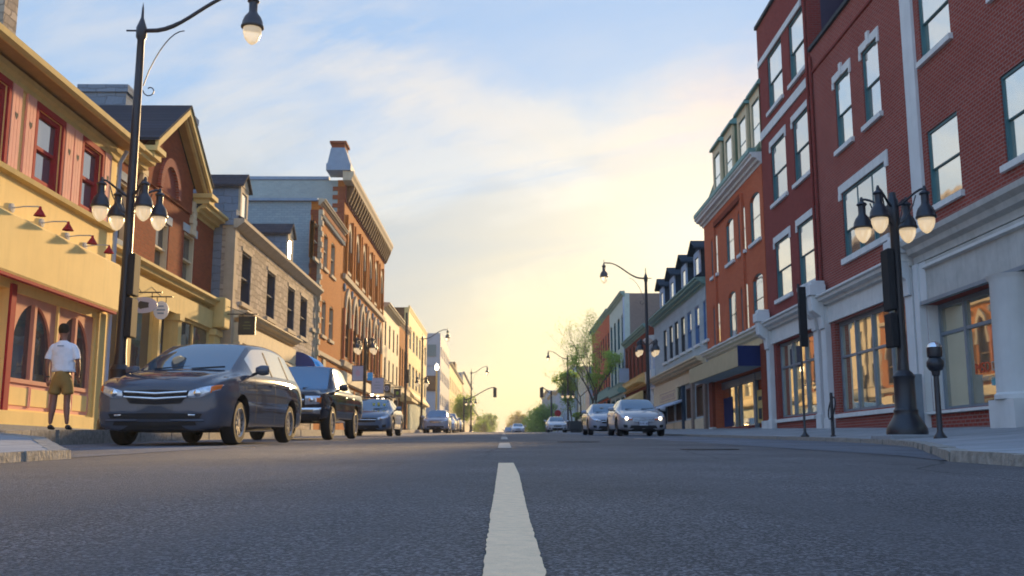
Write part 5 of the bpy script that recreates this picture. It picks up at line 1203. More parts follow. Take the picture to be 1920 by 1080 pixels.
def tree(lab, x, y, h, rad, n, ls, lm, trunk_h=.35, seed=1, z=None, spread=1.0, bare=0.0, cat='tree', grp='street trees', depth=4, up=.75, r0=.11, name='street_tree', blob=None):
    rnd = random.Random(seed); z = G(y)+.15 if z is None else z
    e = empty(name, (x, y, z), lab, cat, grp); tk = MB(); tips = []
    def grow(p, d, L, r, k):
        n_ = 4; pts = [p]; q = Vector(p); dd = Vector(d)
        for i in range(n_):
            dd = (dd + Vector((rnd.uniform(-1, 1), rnd.uniform(-1, 1), rnd.uniform(-.3, .5)))*.16).normalized(); q = q+dd*(L/n_); pts.append(q.copy())
        tk.tube(pts, [r*(1-.4*i/n_) for i in range(n_+1)], 7 if k > 2 else 4)
        if k == 0: tips.append((pts[-1], L)); return
        if k <= 2: tips.append((pts[2], L))
        for i in range(rnd.choice((2, 3, 3)) if k > 1 else 3):
            an = rnd.uniform(0, 6.28); s_ = rnd.uniform(.35, .9)*spread
            nd = (dd*up + Vector((math.cos(an)*s_, math.sin(an)*s_, rnd.uniform(.0, .45)))).normalized()
            grow(pts[rnd.choice((2, 3, 4, 4))] if i else pts[-1], nd, L*rnd.uniform(.62, .82), r*.55, k-1)
    th = h*trunk_h
    grow(Vector((0, 0, 0)), Vector((0, 0, 1)), th, r0, depth)
    tips = [t_ for t_ in tips]
    zmax = max(t_[0].z for t_ in tips); f = h/zmax
    tk.v = [(a*(rad/ max(.1, max(abs(t_[0].x) for t_ in tips)))*.95 if b_ >= 0 else a, b__, c*f) for (a, b__, c) in tk.v for b_ in (0,)]
    fx = rad/max(.1, max(abs(t_[0].x) for t_ in tips))*.95
    tk.build('trunk', M['bark'], e, smooth=True)
    if blob:
        bt = []; zl, zh_ = blob
        while len(bt) < 60:
            q = Vector((rnd.uniform(-1, 1), rnd.uniform(-1, 1), rnd.uniform(-1, 1)))
            if .25 < q.length < 1: bt.append((Vector((q.x*rad/fx, q.y*rad, ((zl+zh_)/2+q.z*(zh_-zl)/2)/f)), rad*rnd.uniform(.35, .75)))
        tips = tips[:12]+bt
    lf = MB()
    for i in range(n):
        c, L = rnd.choice(tips)
        if bare and c.x*fx < -rad*.25 and rnd.random() < bare: continue
        s_ = L*.42; q = Vector((c.x*fx, c.y, c.z*f)) + Vector((rnd.gauss(0, s_), rnd.gauss(0, s_), rnd.gauss(0, s_)))
        a = Vector((rnd.uniform(-1, 1), rnd.uniform(-1, 1), rnd.uniform(-1, 1))).normalized(); b_ = a.orthogonal().normalized()
        w = ls*rnd.uniform(.6, 1.3); lf.face([q-a*w, q+b_*w*.55, q+a*w, q-b_*w*.55])
    if n: lf.build('crown', lm, e)
    return e
tree('slender street tree with fresh spring leaves behind the silver sedans', 6.5, 70, 8.0, 2.9, 6000, .045, M['leafS'], .34, seed=11, bare=.75, depth=5, spread=.9, r0=.10)
tree('fuller pale green street tree just beyond the slender one', 6.9, 79, 7.0, 2.6, 5000, .07, M['leafS'], .22, seed=5, depth=5)
tree('leafless street tree reaching left over the road before the right lamp', 6.6, 84, 8.6, 3.4, 500, .06, M['leafS'], .4, seed=21, depth=5, spread=1.2, r0=.09)
tree('round dark green tree behind the parked cars on the left', -6.9, 170, 7.0, 1.7, 6000, .13, M['leafD'], .5, seed=4, depth=3, blob=(2.8, 6.9))
tree('bushy bright green tree low by the left kerb near the vanishing end', -5.9, 330, 9.5, 3.2, 7000, .22, M['leafD'], .2, seed=8, depth=3, blob=(.8, 9.4))
tree('second bushy tree tight behind the bright green one on the left', -6.6, 285, 6.5, 2.2, 5000, .2, M['leafD'], .2, seed=9, depth=3, blob=(.8, 6.4))
tree('golden backlit tree at the end of the street on the right', 4.9, 400, 13, 3.8, 8000, .28, M['leafY'], .25, seed=12, depth=3, blob=(1, 12.8))
tree('dark leafy tree in front of the pale grey far row', 6.8, 160, 5.0, 1.8, 6000, .12, M['leafD'], .25, seed=14, depth=3, blob=(.8, 5))
tree('small green tree left of the dark leafy tree on the far right side', 6.2, 205, 6.2, 2.3, 6000, .15, M['leafS'], .2, seed=15, depth=3, blob=(.8, 6.2))
tree('low shrub tree near the parked white hatchback', 7.6, 112, 6.4, 2.0, 5000, .12, M['leafD'], .25, seed=16, depth=4)
tree('green shrubs growing in the dark planter box', 6.35, 88, .75, .8, 900, .06, M['leafS'], .3, seed=17, z=G(88)+.95, cat='shrub', grp=None, depth=3, r0=.03, name='shrub')
# ================================================================ CARS
def paintm(name, c, metal=.35, rough=.38, spec=.2):
    m, t, b = newmat(name); b.inputs['Base Color'].default_value = (*c, 1); b.inputs['Metallic'].default_value = metal
    b.inputs['Roughness'].default_value = rough+.28; b.inputs['Specular IOR Level'].default_value = spec; b.inputs['Coat Weight'].default_value = 1.0; b.inputs['Coat Roughness'].default_value = .04
    return m
PT = {'van': paintm('dark_grey_car_paint', (.062, .072, .098), .0, .6, .0), 'truck': paintm('black_blue_car_paint', (.014, .019, .032), .0, .6, .0), 'silver': paintm('silver_car_paint', (.34, .35, .38), .35),
      'blue': paintm('blue_grey_car_paint', (.10, .15, .22), .05, .5, .05), 'white': paintm('pearl_car_paint', (.55, .57, .62), .2), 'suv': paintm('pale_grey_car_paint', (.30, .33, .40)), 'dark': paintm('dark_car_paint', (.05, .06, .08))}
# station: y, z_under, w_low, w_mid, z_belt, w_belt, z_edge, w_edge, z_top, tag of the strip that follows (h hood, s screen, c cabin, r rear screen, d deck)
SP = {
 'van': [(0.0, .22, .62, .72, .80, .66, .86, .50, .88, 'h'), (.07, .20, .84, .89, .86, .84, .93, .62, .95, 'h'), (.30, .20, .94, .975, .95, .92, 1.02, .72, 1.05, 'h'), (.75, .19, .97, 1.0, 1.03, .95, 1.10, .76, 1.13, 'h'),
         (1.15, .19, .97, 1.0, 1.08, .95, 1.15, .78, 1.19, 's'), (1.75, .19, .97, 1.0, 1.10, .95, 1.44, .74, 1.48, 's'), (2.25, .19, .97, 1.0, 1.11, .95, 1.63, .68, 1.69, 'c'), (3.0, .19, .97, 1.0, 1.12, .95, 1.69, .68, 1.76, 'c'),
         (3.9, .19, .97, 1.0, 1.12, .94, 1.68, .67, 1.75, 'c'), (4.6, .20, .96, .99, 1.12, .92, 1.62, .65, 1.69, 'c'), (4.9, .22, .93, .96, 1.10, .88, 1.48, .63, 1.54, 'r'), (5.08, .26, .88, .91, 1.02, .84, 1.15, .66, 1.18, 'h'), (5.15, .36, .72, .76, .90, .70, .98, .5, 1.0, 'h')],
 'truck': [(0.0, .40, .62, .72, .95, .74, 1.05, .62, 1.07, 'h'), (.06, .42, .80, .86, 1.02, .86, 1.10, .70, 1.12, 'h'), (.35, .40, .90, .93, 1.07, .90, 1.14, .74, 1.17, 'h'), (1.0, .40, .92, .95, 1.11, .90, 1.17, .74, 1.20, 'h'),
         (1.45, .40, .92, .95, 1.14, .90, 1.20, .75, 1.23, 's'), (1.80, .40, .92, .95, 1.15, .90, 1.52, .72, 1.56, 's'), (2.15, .40, .92, .95, 1.15, .90, 1.76, .67, 1.81, 'c'), (2.9, .40, .92, .95, 1.15, .90, 1.79, .66, 1.85, 'c'), (3.6, .40, .92, .95, 1.15, .90, 1.74, .65, 1.80, 'c'),
         (3.9, .40, .92, .95, 1.15, .90, 1.50, .68, 1.52, 'r'), (3.98, .40, .92, .95, 1.15, .90, 1.20, .80, 1.20, 'h'), (4.7, .42, .92, .95, 1.15, .90, 1.19, .82, 1.19, 'h'), (5.4, .44, .92, .95, 1.15, .90, 1.19, .82, 1.19, 'h'), (5.5, .5, .86, .88, 1.12, .86, 1.16, .78, 1.16, 'h')],
 'sedan': [(0.0, .22, .58, .64, .62, .62, .68, .48, .70, 'h'), (.07, .22, .76, .82, .68, .78, .75, .58, .77, 'h'), (.35, .18, .86, .89, .78, .84, .85, .66, .88, 'h'), (.85, .17, .89, .91, .86, .86, .92, .68, .96, 'h'),
         (1.30, .17, .89, .92, .91, .87, .97, .70, 1.01, 's'), (1.75, .17, .89, .92, .93, .87, 1.22, .66, 1.26, 's'), (2.15, .17, .89, .92, .94, .87, 1.37, .58, 1.42, 'c'), (2.8, .17, .89, .92, .95, .87, 1.41, .57, 1.46, 'c'),
         (3.35, .17, .89, .92, .95, .87, 1.36, .57, 1.41, 'c'), (3.75, .18, .89, .92, .95, .87, 1.22, .62, 1.26, 'r'), (4.15, .19, .88, .91, .95, .85, 1.03, .68, 1.06, 'h'), (4.60, .22, .84, .87, .92, .80, .99, .64, 1.01, 'h'), (4.8, .34, .66, .72, .84, .64, .90, .5, .91, 'h')],
 'suv': [(0.0, .28, .60, .68, .82, .68, .90, .52, .92, 'h'), (.07, .28, .80, .86, .90, .84, .97, .64, .99, 'h'), (.35, .24, .90, .93, .98, .88, 1.04, .70, 1.07, 'h'), (.85, .23, .92, .95, 1.03, .90, 1.09, .72, 1.12, 'h'),
         (1.2, .23, .92, .95, 1.06, .90, 1.12, .74, 1.15, 's'), (1.6, .23, .92, .95, 1.07, .90, 1.42, .70, 1.46, 's'), (1.95, .23, .92, .95, 1.08, .90, 1.60, .64, 1.66, 'c'), (2.7, .23, .92, .95, 1.08, .90, 1.64, .63, 1.71, 'c'),
         (3.7, .23, .92, .95, 1.08, .89, 1.60, .62, 1.67, 'c'), (4.2, .25, .90, .93, 1.07, .86, 1.46, .62, 1.52, 'r'), (4.45, .28, .86, .89, 1.0, .82, 1.12, .66, 1.15, 'h'), (4.55, .40, .70, .74, .9, .7, .96, .5, .98, 'h')]}
AX = {'van': (.98, 3.98, .345, .88), 'truck': (.95, 4.15, .395, .86), 'sedan': (.92, 3.66, .325, .80), 'suv': (.90, 3.55, .355, .83)}   # axles, tyre radius, half track
def car(kind, lab, pt, loc, yaw, levels=2, lights=False, plate=None, rack=False, grp=None, rough_side=False, name='parked_car', lens='clear', side='glassC2'):
    S = SP[kind]; a1, a2, tr, tk = AX[kind]; ns = len(S)
    bm = bmesh.new(); rings = []; tagl = {}
    cre = bm.edges.layers.float.new('crease_edge')
    for (y, zu, wl, wm, zb, wb, ze, we, zt, tg) in S:
        half = [(0, zu), (wl*.80, zu), (wl, zu+.09), (wm, zu+.36*(zb-zu)), (wm, zu+.80*(zb-zu)), (wb, zb), (wb-.025 if ze-zb > .12 else wb*.93+we*.07, zb+.025 if ze-zb > .12 else zb+.3*(ze-zb)),
                (we+.02, ze-.03), (we-.04, ze+.4*(zt-ze)), (we*.55, zt-.006), (0, zt)]
        full = [(x, z) for x, z in half] + [(-x, z) for x, z in half[-2:0:-1]]
        rings.append([bm.verts.new((x, y, z)) for x, z in full])
    n = len(rings[0]); H = 10
    def idx(i): return i if i <= H else n-i
    for k in range(ns-1):
        tg = S[k][9]
        for i in range(n):
            j = (i+1) % n; f = bm.faces.new((rings[k][i], rings[k][j], rings[k+1][j], rings[k+1][i]))
            lo, hi = min(idx(i), idx(j)), max(idx(i), idx(j)); mi = 0
            if tg in 'src' and lo == 6 and S[k+1][6]-S[k+1][4] > .2 and S[k][6]-S[k][4] > .2: mi = 2
            if tg == 's' and lo >= 8: mi = 1
            if tg == 'r' and lo >= 8: mi = 1
            if lo <= 0: mi = 3
            f.material_index = mi
    bm.faces.new(rings[0][::-1]); bm.faces.new(rings[-1])
    bm.edges.ensure_lookup_table()
    for e_ in bm.edges:
        va, vb = e_.verts
        ia = [(k, r.index(va)) for k, r in enumerate(rings) if va in r][0]; ib = [(k, r.index(vb)) for k, r in enumerate(rings) if vb in r][0]
        if ia[0] == ib[0]:
            tg = S[ia[0]][9]; pt_ = S[ia[0]-1][9] if ia[0] else 'h'
            if tg != pt_ and min(idx(ia[1]), idx(ib[1])) >= 7: e_[cre] = .55
        else:
            if idx(ia[1]) == idx(ib[1]) and idx(ia[1]) in (6, 7, 2): e_[cre] = .5
            if idx(ia[1]) == idx(ib[1]) and idx(ia[1]) == 8: e_[cre] = .35
    bmesh.ops.recalc_face_normals(bm, faces=bm.faces)
    me = bpy.data.meshes.new('tmp'); bm.to_mesh(me); bm.free()
    mats = [pt, M['glassC'], M[side], M['blackM']]
    for m_ in mats: me.materials.append(m_)
    tmp = bpy.data.objects.new('tmp', me); COL.objects.link(tmp); sm = tmp.modifiers.new('s', 'SUBSURF'); sm.levels = levels; sm.render_levels = levels
    cut = MB(); cut.cur = 3
    for ax in (a1, a2):
        for s_ in (-1, 1): cut.lathe([(tr+.075, s_*.55), (tr+.075, s_*1.2)], (0, ax, tr+.02), 32, axis='x')
    co = cut.build('tmpcut', mats)
    for m_ in mats[1:]: pass
    bo = tmp.modifiers.new('b', 'BOOLEAN'); bo.object = co; bo.operation = 'DIFFERENCE'; bo.solver = 'EXACT'
    dg = bpy.context.evaluated_depsgraph_get(); dg.update()
    me2 = bpy.data.meshes.new_from_object(tmp.evaluated_get(dg))
    bpy.data.objects.remove(tmp); bpy.data.objects.remove(co)
    gx, gy, gz = loc
    e = empty(name, loc, lab, 'pickup truck' if kind == 'truck' else 'minivan' if kind == 'van' else 'car', grp, rz=yaw, rx=math.atan(GR) if gy < CREST else 0)
    vs = [v.co.copy() for v in me2.vertices]; P_ = [(list(p.vertices), p.material_index) for p in me2.polygons]
    bvh = BVHTree.FromPolygons([tuple(v) for v in vs], [p[0] for p in P_])
    def sub(sel, nm, mat_, parent):
        mb = MB(); used = {}; 
        for pv, mi in sel:
            f = []
            for i in pv:
                if i not in used: used[i] = len(mb.v); mb.v.append(tuple(vs[i]))
                f.append(used[i])
            mb.f.append(tuple(f)); mb.mi.append(mi if isinstance(mat_, list) else 0)
        me_ = bpy.data.meshes.new(nm); me_.from_pydata(mb.v, [], mb.f)
        for m_ in (mat_ if isinstance(mat_, list) else [mat_]): me_.materials.append(m_)
        if isinstance(mat_, list): me_.polygons.foreach_set('material_index', [1 if m_ == 3 else 0 for m_ in mb.mi])
        me_.polygons.foreach_set('use_smooth', [True]*len(me_.polygons))
        try: me_.set_sharp_from_angle(angle=R(38))
        except Exception: pass
        o = bpy.data.objects.new(nm, me_); COL.objects.link(o); o.parent = parent; return o
    ym = S[-1][0]/2
    body = sub([p for p in P_ if p[1] in (0, 3)], 'body', [pt, M['blackM']], e)
    sub([p for p in P_ if p[1] == 1 and vs[p[0][0]].y < ym], 'windscreen', M['glassC'], e)
    r_ = [p for p in P_ if p[1] == 1 and vs[p[0][0]].y >= ym]
    if r_: sub(r_, 'rear_window', M['glassC'], e)
    for s_ in (-1, 1): sub([p for p in P_ if p[1] == 2 and vs[p[0][0]].x*s_ > 0], 'side_windows', M[side], e)
    # things that follow the body surface
    def patch(nm, mat_, top, bot, mode='front', off=.012, m=6, parent=None, thick=0.0, sub_=10):
        out_ = []
        def dens(P):
            o = []
            for a, b in zip(P, P[1:]):
                for i in range(sub_): o.append((a[0]+(b[0]-a[0])*i/sub_, a[1]+(b[1]-a[1])*i/sub_))
            o.append(P[-1]); return o
        T, B_ = dens(top), dens(bot); mb = MB(); cols_ = []
        for (a, b) in zip(T, B_):
            c = []
            for j in range(m+1):
                f = j/m; u_, z_ = a[0]+(b[0]-a[0])*f, a[1]+(b[1]-a[1])*f
                if mode == 'front': o_, d_ = Vector((u_, -2, z_)), Vector((0, 1, 0))
                elif mode == 'left': o_, d_ = Vector((-3, u_, z_)), Vector((1, 0, 0))
                else: o_, d_ = Vector((3, u_, z_)), Vector((-1, 0, 0))
                h = bvh.ray_cast(o_, d_)
                if h[0] is None: c.append(None); continue
                nn = h[1]; nn = nn if nn.dot(d_) < 0 else -nn
                edge = min(f, 1-f)*2
                c.append(h[0] + (nn*.25 - d_*.75)*off - d_*(thick*min(1, edge*3)))
            cols_.append(c)
        for i in range(len(cols_)-1):
            for j in range(m):
                q = [cols_[i][j], cols_[i][j+1], cols_[i+1][j+1], cols_[i+1][j]]
                if all(x is not None for x in q): mb.face(q)
        if not mb.f: return None
        o = mb.build(nm, mat_, parent or body)
        bmx = bmesh.new(); bmx.from_mesh(o.data); bmesh.ops.remove_doubles(bmx, verts=bmx.verts, dist=1e-5)
        dv = {'front': Vector((0, -1, 0)), 'left': Vector((-1, 0, 0)), 'right': Vector((1, 0, 0))}[mode]; bmx.normal_update()
        bmesh.ops.reverse_faces(bmx, faces=[f_ for f_ in bmx.faces if f_.normal.dot(dv) < 0]); bmx.to_mesh(o.data); bmx.free()
        o.data.polygons.foreach_set('use_smooth', [True]*len(o.data.polygons)); return o
    mir = lambda P: [(-a, b) for a, b in P]
    glow = M['bulb'] if lights else None
    def headlight(P, Q, inner=None, amber=None):
        for s_ in (1, -1):
            fl = (lambda p: p) if s_ > 0 else mir
            h = patch('headlight', M[lens], fl(P), fl(Q), parent=e, thick=.012)
            if amber: patch('indicator', M['orange'], fl(amber[0]), fl(amber[1]), parent=h, off=.012, thick=.014)
            if inner:
                hh = bvh.ray_cast(Vector((inner[0]*s_, -2, inner[1])), Vector((0, 1, 0)))[0]
                if hh:
                    pm = MB(); pm.lathe([(.001, -.035), (.03, -.032), (.052, -.02), (.058, .0), (.05, .02), (.001, .02)], (hh.x, hh.y-.01, hh.z), 16, axis='y'); pm.build('projector', M['bulb'] if lights else M['chrome'], h, smooth=True)
    if kind == 'van':
        headlight([(.50, .80), (.70, .86), (.92, .90)], [(.48, .70), (.66, .70), (.90, .82)], (.62, .77), ([(.80, .875), (.915, .905)], [(.80, .77), (.905, .83)]))
        patch('grille', M['blackM'], [(-.50, .80), (0, .82), (.50, .80)], [(-.38, .62), (0, .60), (.38, .62)], parent=e, off=.014)
        patch('plate_holder', PT['dark'], [(-.27, .585), (.27, .585)], [(-.27, .49), (.27, .49)], parent=body, off=.004)
        for zc in (.775, .70):
            patch('grille_bar', M['chrome'], [(-.47, zc+.03), (0, zc+.005), (.47, zc+.03)], [(-.47, zc-.0), (0, zc-.03), (.47, zc-.0)], parent=e, off=.02, m=2, thick=.02)
        patch('bumper_intake', M['blackM'], [(-.70, .47), (0, .48), (.70, .47)], [(-.66, .40), (0, .39), (.66, .40)], parent=e, off=.014)
        patch('bumper_intake', M['blackM'], [(-.60, .355), (0, .355), (.60, .355)], [(-.62, .30), (0, .29), (.62, .30)], parent=e, off=.014)
        for s_ in (1, -1):
            fl = (lambda p: p) if s_ > 0 else mir
            patch('fog_lamp', M['chrome'], fl([(.50, .465), (.60, .46)]), fl([(.50, .435), (.60, .43)]), parent=e, off=.016, thick=.01)
            patch('bumper_blade', pt, fl([(.25, .385), (.72, .385)]), fl([(.25, .36), (.74, .35)]), parent=e, off=.03, m=3, thick=.02)
    elif kind == 'truck':
        headlight([(.48, 1.0), (.82, 1.0)], [(.48, .80), (.80, .82)], (.62, .91), ([(.74, .98), (.84, .97)], [(.74, .84), (.83, .84)]))
        patch('grille', M['blackM'], [(-.46, 1.04), (.46, 1.04)], [(-.46, .74), (.46, .74)], parent=e, off=.008)
        patch('grille_bar', M['chrome'], [(-.46, .93), (.46, .93)], [(-.46, .86), (.46, .86)], parent=e, off=.03, thick=.02)
        patch('bumper', M['chrome'], [(-.84, .74), (0, .74), (.84, .74)], [(-.82, .58), (0, .58), (.82, .58)], parent=e, off=.03, thick=.05)
        patch('lower_bumper', M['blackM'], [(-.82, .57), (0, .57), (.82, .57)], [(-.75, .42), (0, .42), (.75, .42)], parent=e, off=.02, thick=.02)
        patch('number_plate', M['blackM'], [(-.16, .70), (.16, .70)], [(-.16, .60), (.16, .60)], parent=e, off=.09)
    elif kind == 'suv':
        headlight([(.48, .86), (.84, .90)], [(.46, .76), (.84, .80)], (.60, .82))
        patch('grille', M['blackM'], [(-.42, .86), (.42, .86)], [(-.36, .72), (.36, .72)], parent=e); patch('grille_bar', M['chrome'], [(-.40, .80), (.40, .80)], [(-.40, .77), (.40, .77)], parent=e, off=.02)
        patch('bumper_intake', M['blackM'], [(-.6, .5), (.6, .5)], [(-.6, .38), (.6, .38)], parent=e)
    else:
        headlight([(.44, .67), (.62, .72), (.80, .76)], [(.43, .58), (.60, .59), (.80, .66)], (.62, .655) if lights else (.56, .64), ([(.42, .645), (.54, .67)], [(.42, .585), (.54, .59)]) if lights else None)
        patch('grille', M['blackM'], [(-.40, .66), (0, .67), (.40, .66)], [(-.34, .52), (0, .50), (.34, .52)], parent=e, off=.014)
        for zc in ((.635, .59, .545) if lights else (.60,)): patch('grille_bar', M['chrome'], [(-.38, zc+.013), (.38, zc+.013)], [(-.38, zc-.013), (.38, zc-.013)], parent=e, off=.02, m=2, thick=.01)
        patch('bumper_intake', M['blackM'], [(-.46, .40), (.46, .40)], [(-.52, .29), (.52, .29)], parent=e, off=.014)
        for s_ in (1, -1):
            fl = (lambda p: p) if s_ > 0 else mir
            patch('fog_lamp', M['blackM'], fl([(.60, .42), (.74, .43)]), fl([(.58, .32), (.72, .32)]), parent=e, off=.008)
    if plate:
        po = patch('number_plate', M['plate'], [(-.16, plate[0]+.08), (.16, plate[0]+.08)], [(-.16, plate[0]-.08), (.16, plate[0]-.08)], parent=e, off=.03)
        if po and plate[1]:
            yy = min(v.co.y for v in po.data.vertices)
            text('lettering', plate[1], M['navy'], .10, (0, yy-.004, plate[0]-.01), (R(90), 0, 0), po, .001)
    # seams, sill strip, door handles, mirrors
    seam = {'van': (1.72, 2.85, 3.95), 'truck': (1.45, 2.75, 3.80), 'sedan': (1.42, 2.45, 3.45), 'suv': (1.35, 2.35, 3.3)}[kind]
    zl, zh = S[4][1]+.14, S[5][4]-.005
    for md in ('left', 'right'):
        for yy in seam: patch('door_gap', M['blackM'], [(yy, zh), (yy+.012, zh)], [(yy-.0, zl), (yy+.012, zl)], md, off=.002, m=14, parent=body, sub_=1)
        for a, c in zip(seam, seam[1:]):
            patch('door_handle', pt if kind != 'truck' else M['black'], [(c-.26, zh-.10), (c-.06, zh-.10)], [(c-.26, zh-.135), (c-.06, zh-.135)], md, off=.02, parent=body, thick=.02)
        # window pillars
        for yy in seam[1:]:
            patch('window_pillar', M['blackM'] if kind != 'truck' else pt, [(yy-.02, S[6][6]-.05), (yy+.06, S[6][6]-.05)], [(yy-.04, zh+.05), (yy+.04, zh+.05)], md, off=.004, m=6, parent=body, sub_=2)
    for s_ in (-1, 1):
        yb, zb_, wb_ = S[5][0], S[5][4], S[5][5]
        m_ = MB(); m_.lathe([(.001, -.10), (.06, -.09), (.095, -.03), (.10, .03), (.085, .09), (.001, .10)], (0, 0, 0), 12, axis='x')
        mo = m_.build('mirror', pt if kind != 'truck' else M['black'], e, smooth=True); mo.location = (s_*(wb_+.13), yb-.05, zb_+.10); mo.scale = (1.15, .62, .85)
        a = MB(); a.tube([(s_*(wb_-.03), yb-.02, zb_+.03), (s_*(wb_+.08), yb-.04, zb_+.07)], .025, 6); a.build('mirror_arm', M['blackM'], e)
    # wheels
    for ax in (a1, a2):
        for s_ in (-1, 1):
            w = MB(); x0 = s_*(tk+.085); W = .22; cx_ = x0-s_*W/2
            w.lathe([(tr*.62, -W/2), (tr*.90, -W/2), (tr*.98, -W*.36), (tr, -W*.2), (tr, W*.2), (tr*.98, W*.36), (tr*.90, W/2), (tr*.66, W/2), (tr*.64, W*.30), (tr*.60, -W/2)], (0, 0, 0), 40, axis='x')
            wo = w.build('wheel', M['rubber'], e, smooth=True); wo.location = (cx_, ax, tr)
            d = MB(); d.lathe([(.001, s_*.02), (tr*.63, s_*.02), (tr*.63, s_*.03), (.001, s_*.03)], (0, 0, 0), 28, axis='x'); d.build('dark_rim_backing', M['blackM'], wo)  # flat dark backing that fills the rim behind the spokes
            rm = MB(); rm.lathe([(tr*.60, s_*W*.1), (tr*.67, s_*W*.47), (tr*.63, s_*W*.52), (tr*.57, s_*W*.42), (tr*.56, s_*W*.1)], (0, 0, 0), 36, axis='x')
            rm.lathe([(.001, s_*W*.44), (.055, s_*W*.44), (.07, s_*W*.36), (.07, s_*W*.1), (.001, s_*W*.1)], (0, 0, 0), 14, axis='x')
            ns_ = 10 if kind == 'van' else 6 if kind == 'truck' else 7
            for k in range(ns_):
                an = 2*math.pi*k/ns_; ca_, sa_ = math.cos(an), math.sin(an); t1, t2 = .022*(10/ns_)**.6, .014*(10/ns_)**.8
                def pt3(r, t, x): return (x, r*ca_-t*sa_, r*sa_+t*ca_)
                rm.prism([pt3(.05, -t1, s_*W*.40), pt3(tr*.60, -t2*1.6, s_*W*.46), pt3(tr*.60, t2*1.6, s_*W*.46), pt3(.05, t1, s_*W*.40)], (-s_*.03, 0, 0))
            rm.build('rim', M['rim'], wo, smooth=True)
    if rack:
        rk = MB()
        for yy in (2.3, 3.3): rk.tube([(-.68, yy, 1.50), (.68, yy, 1.50)], .025, 6)
        for s_ in (-1, 1): rk.tube([(s_*.55, 2.1, 1.48), (s_*.55, 3.5, 1.46)], .018, 5)
        rk.build('roof_rack', M['black'], e)
    wp = MB(); wp.tube([(-.5, S[4][0]+.02, S[4][8]+.012), (.05, S[4][0]+.13, S[4][8]+.055)], .009, 5); wp.tube([(.1, S[4][0]+.0, S[4][8]+.014), (.6, S[4][0]+.12, S[4][8]+.05)], .009, 5)
    wp.build('wipers', M['blackM'], e)
    return e
def place(x, y): return (x, y, G(y)+.004)
v_ = car('van', 'dark grey minivan with chrome grille bars parked nearest on the left', PT['van'], place(-5.12, 14.75), R(-2.6), plate=None)
rv = MB(); rv.box(-.12, .12, 1.92, 1.95, 1.38, 1.46); rv.build('rear_view_mirror', M['black'], v_)
t_ = car('truck', 'black pickup truck with chrome bumper parked behind the minivan', PT['truck'], place(-5.0, 22.8), R(-1.2), side='glassC2', name='pickup_truck')
c_ = car('sedan', 'blue-grey sedan with roof bars and yellow windscreen slips behind the pickup', PT['blue'], place(-5.02, 36.5), R(-.5), rack=True)
st = MB()
for (x, z) in ((.02, 1.20), (.2, 1.22), (.42, 1.18)): st.box(x, x+.09, 1.60, 1.62, z-.05, z+.04)
st.build('windscreen_slip', plain('yellow_paper', (.65, .6, .12), .7), c_)
car('suv', 'pale grey sport utility car parked in front of the golden block', PT['suv'], place(-4.85, 71), R(-.3), levels=2)
car('sedan', 'white sedan mostly hidden right behind the pale grey sport utility car', PT['white'], place(-4.75, 78.5), 0, levels=1)
car('suv', 'dark car third in the far left row of parked cars', PT['dark'], place(-4.9, 86), 0, levels=1)
car('sedan', 'silver car last in the far left row of parked cars', PT['silver'], place(-4.9, 95), 0, levels=1)
car('sedan', 'silver sedan with headlights and amber lamps lit on the right', PT['silver'], place(5.15, 37.0), R(.6), lights=True, plate=(.475, 'BKVR 482'))
car('sedan', 'unlit silver sedan half hidden behind the one with lit headlights', PT['suv'], place(4.62, 43.6), R(.3))
car('sedan', 'pearl white hatchback approaching further up the right lane', PT['white'], place(4.75, 89), 0, levels=2)
car('sedan', 'tiny white car near the vanishing point of the road', PT['white'], (1.9, 135, G(135)+.3), 0, levels=1)
car('suv', 'tiny dark car near the vanishing point of the road', PT['dark'], (.9, 165, G(165)+.3), 0, levels=1)
# ================================================================ PERSON
SKIN = plain('tanned_skin', (.30, .13, .085), .55, var=.06); SHIRT = plain('white_cotton', (.80, .80, .84), .85, var=.04, bump=1.0, bscale=7)
SHORT = plain('khaki_cotton', (.34, .20, .06), .85, var=.08, bump=1.0, bscale=9); HAIR = plain('dark_brown_hair', (.022, .014, .010), .7, var=.3, nscale=40, bump=.8, bscale=60)
SHOE = plain('black_shoe', (.012, .012, .014), .5)
def skinned(name, chain, mat, parent, root=0, sub=2):
    """chain: verts [(x,y,z,rx,ry)], edges"""
    V, E = chain; me = bpy.data.meshes.new(name); me.from_pydata([v[:3] for v in V], E, [])
    o = bpy.data.objects.new(name, me); COL.objects.link(o)
    o.modifiers.new('skin', 'SKIN'); ss = o.modifiers.new('sub', 'SUBSURF'); ss.levels = sub; ss.render_levels = sub
    for i, v in enumerate(V): me.skin_vertices[0].data[i].radius = (v[3], v[4] if len(v) > 4 else v[3]); me.skin_vertices[0].data[i].use_root = (i == root)
    dg = bpy.context.evaluated_depsgraph_get(); dg.update(); m2 = bpy.data.meshes.new_from_object(o.evaluated_get(dg)); bpy.data.objects.remove(o)
    m2.materials.clear(); m2.materials.append(mat); m2.polygons.foreach_set('use_smooth', [True]*len(m2.polygons))
    o = bpy.data.objects.new(name, m2); COL.objects.link(o); o.parent = parent; return o
px_, py_ = -7.56, 17.1
pe = empty('person', (px_, py_, WALKZ(px_, py_)-.005), 'man in white t-shirt, khaki shorts and black shoes standing with his back to the camera', 'person', rz=R(4))
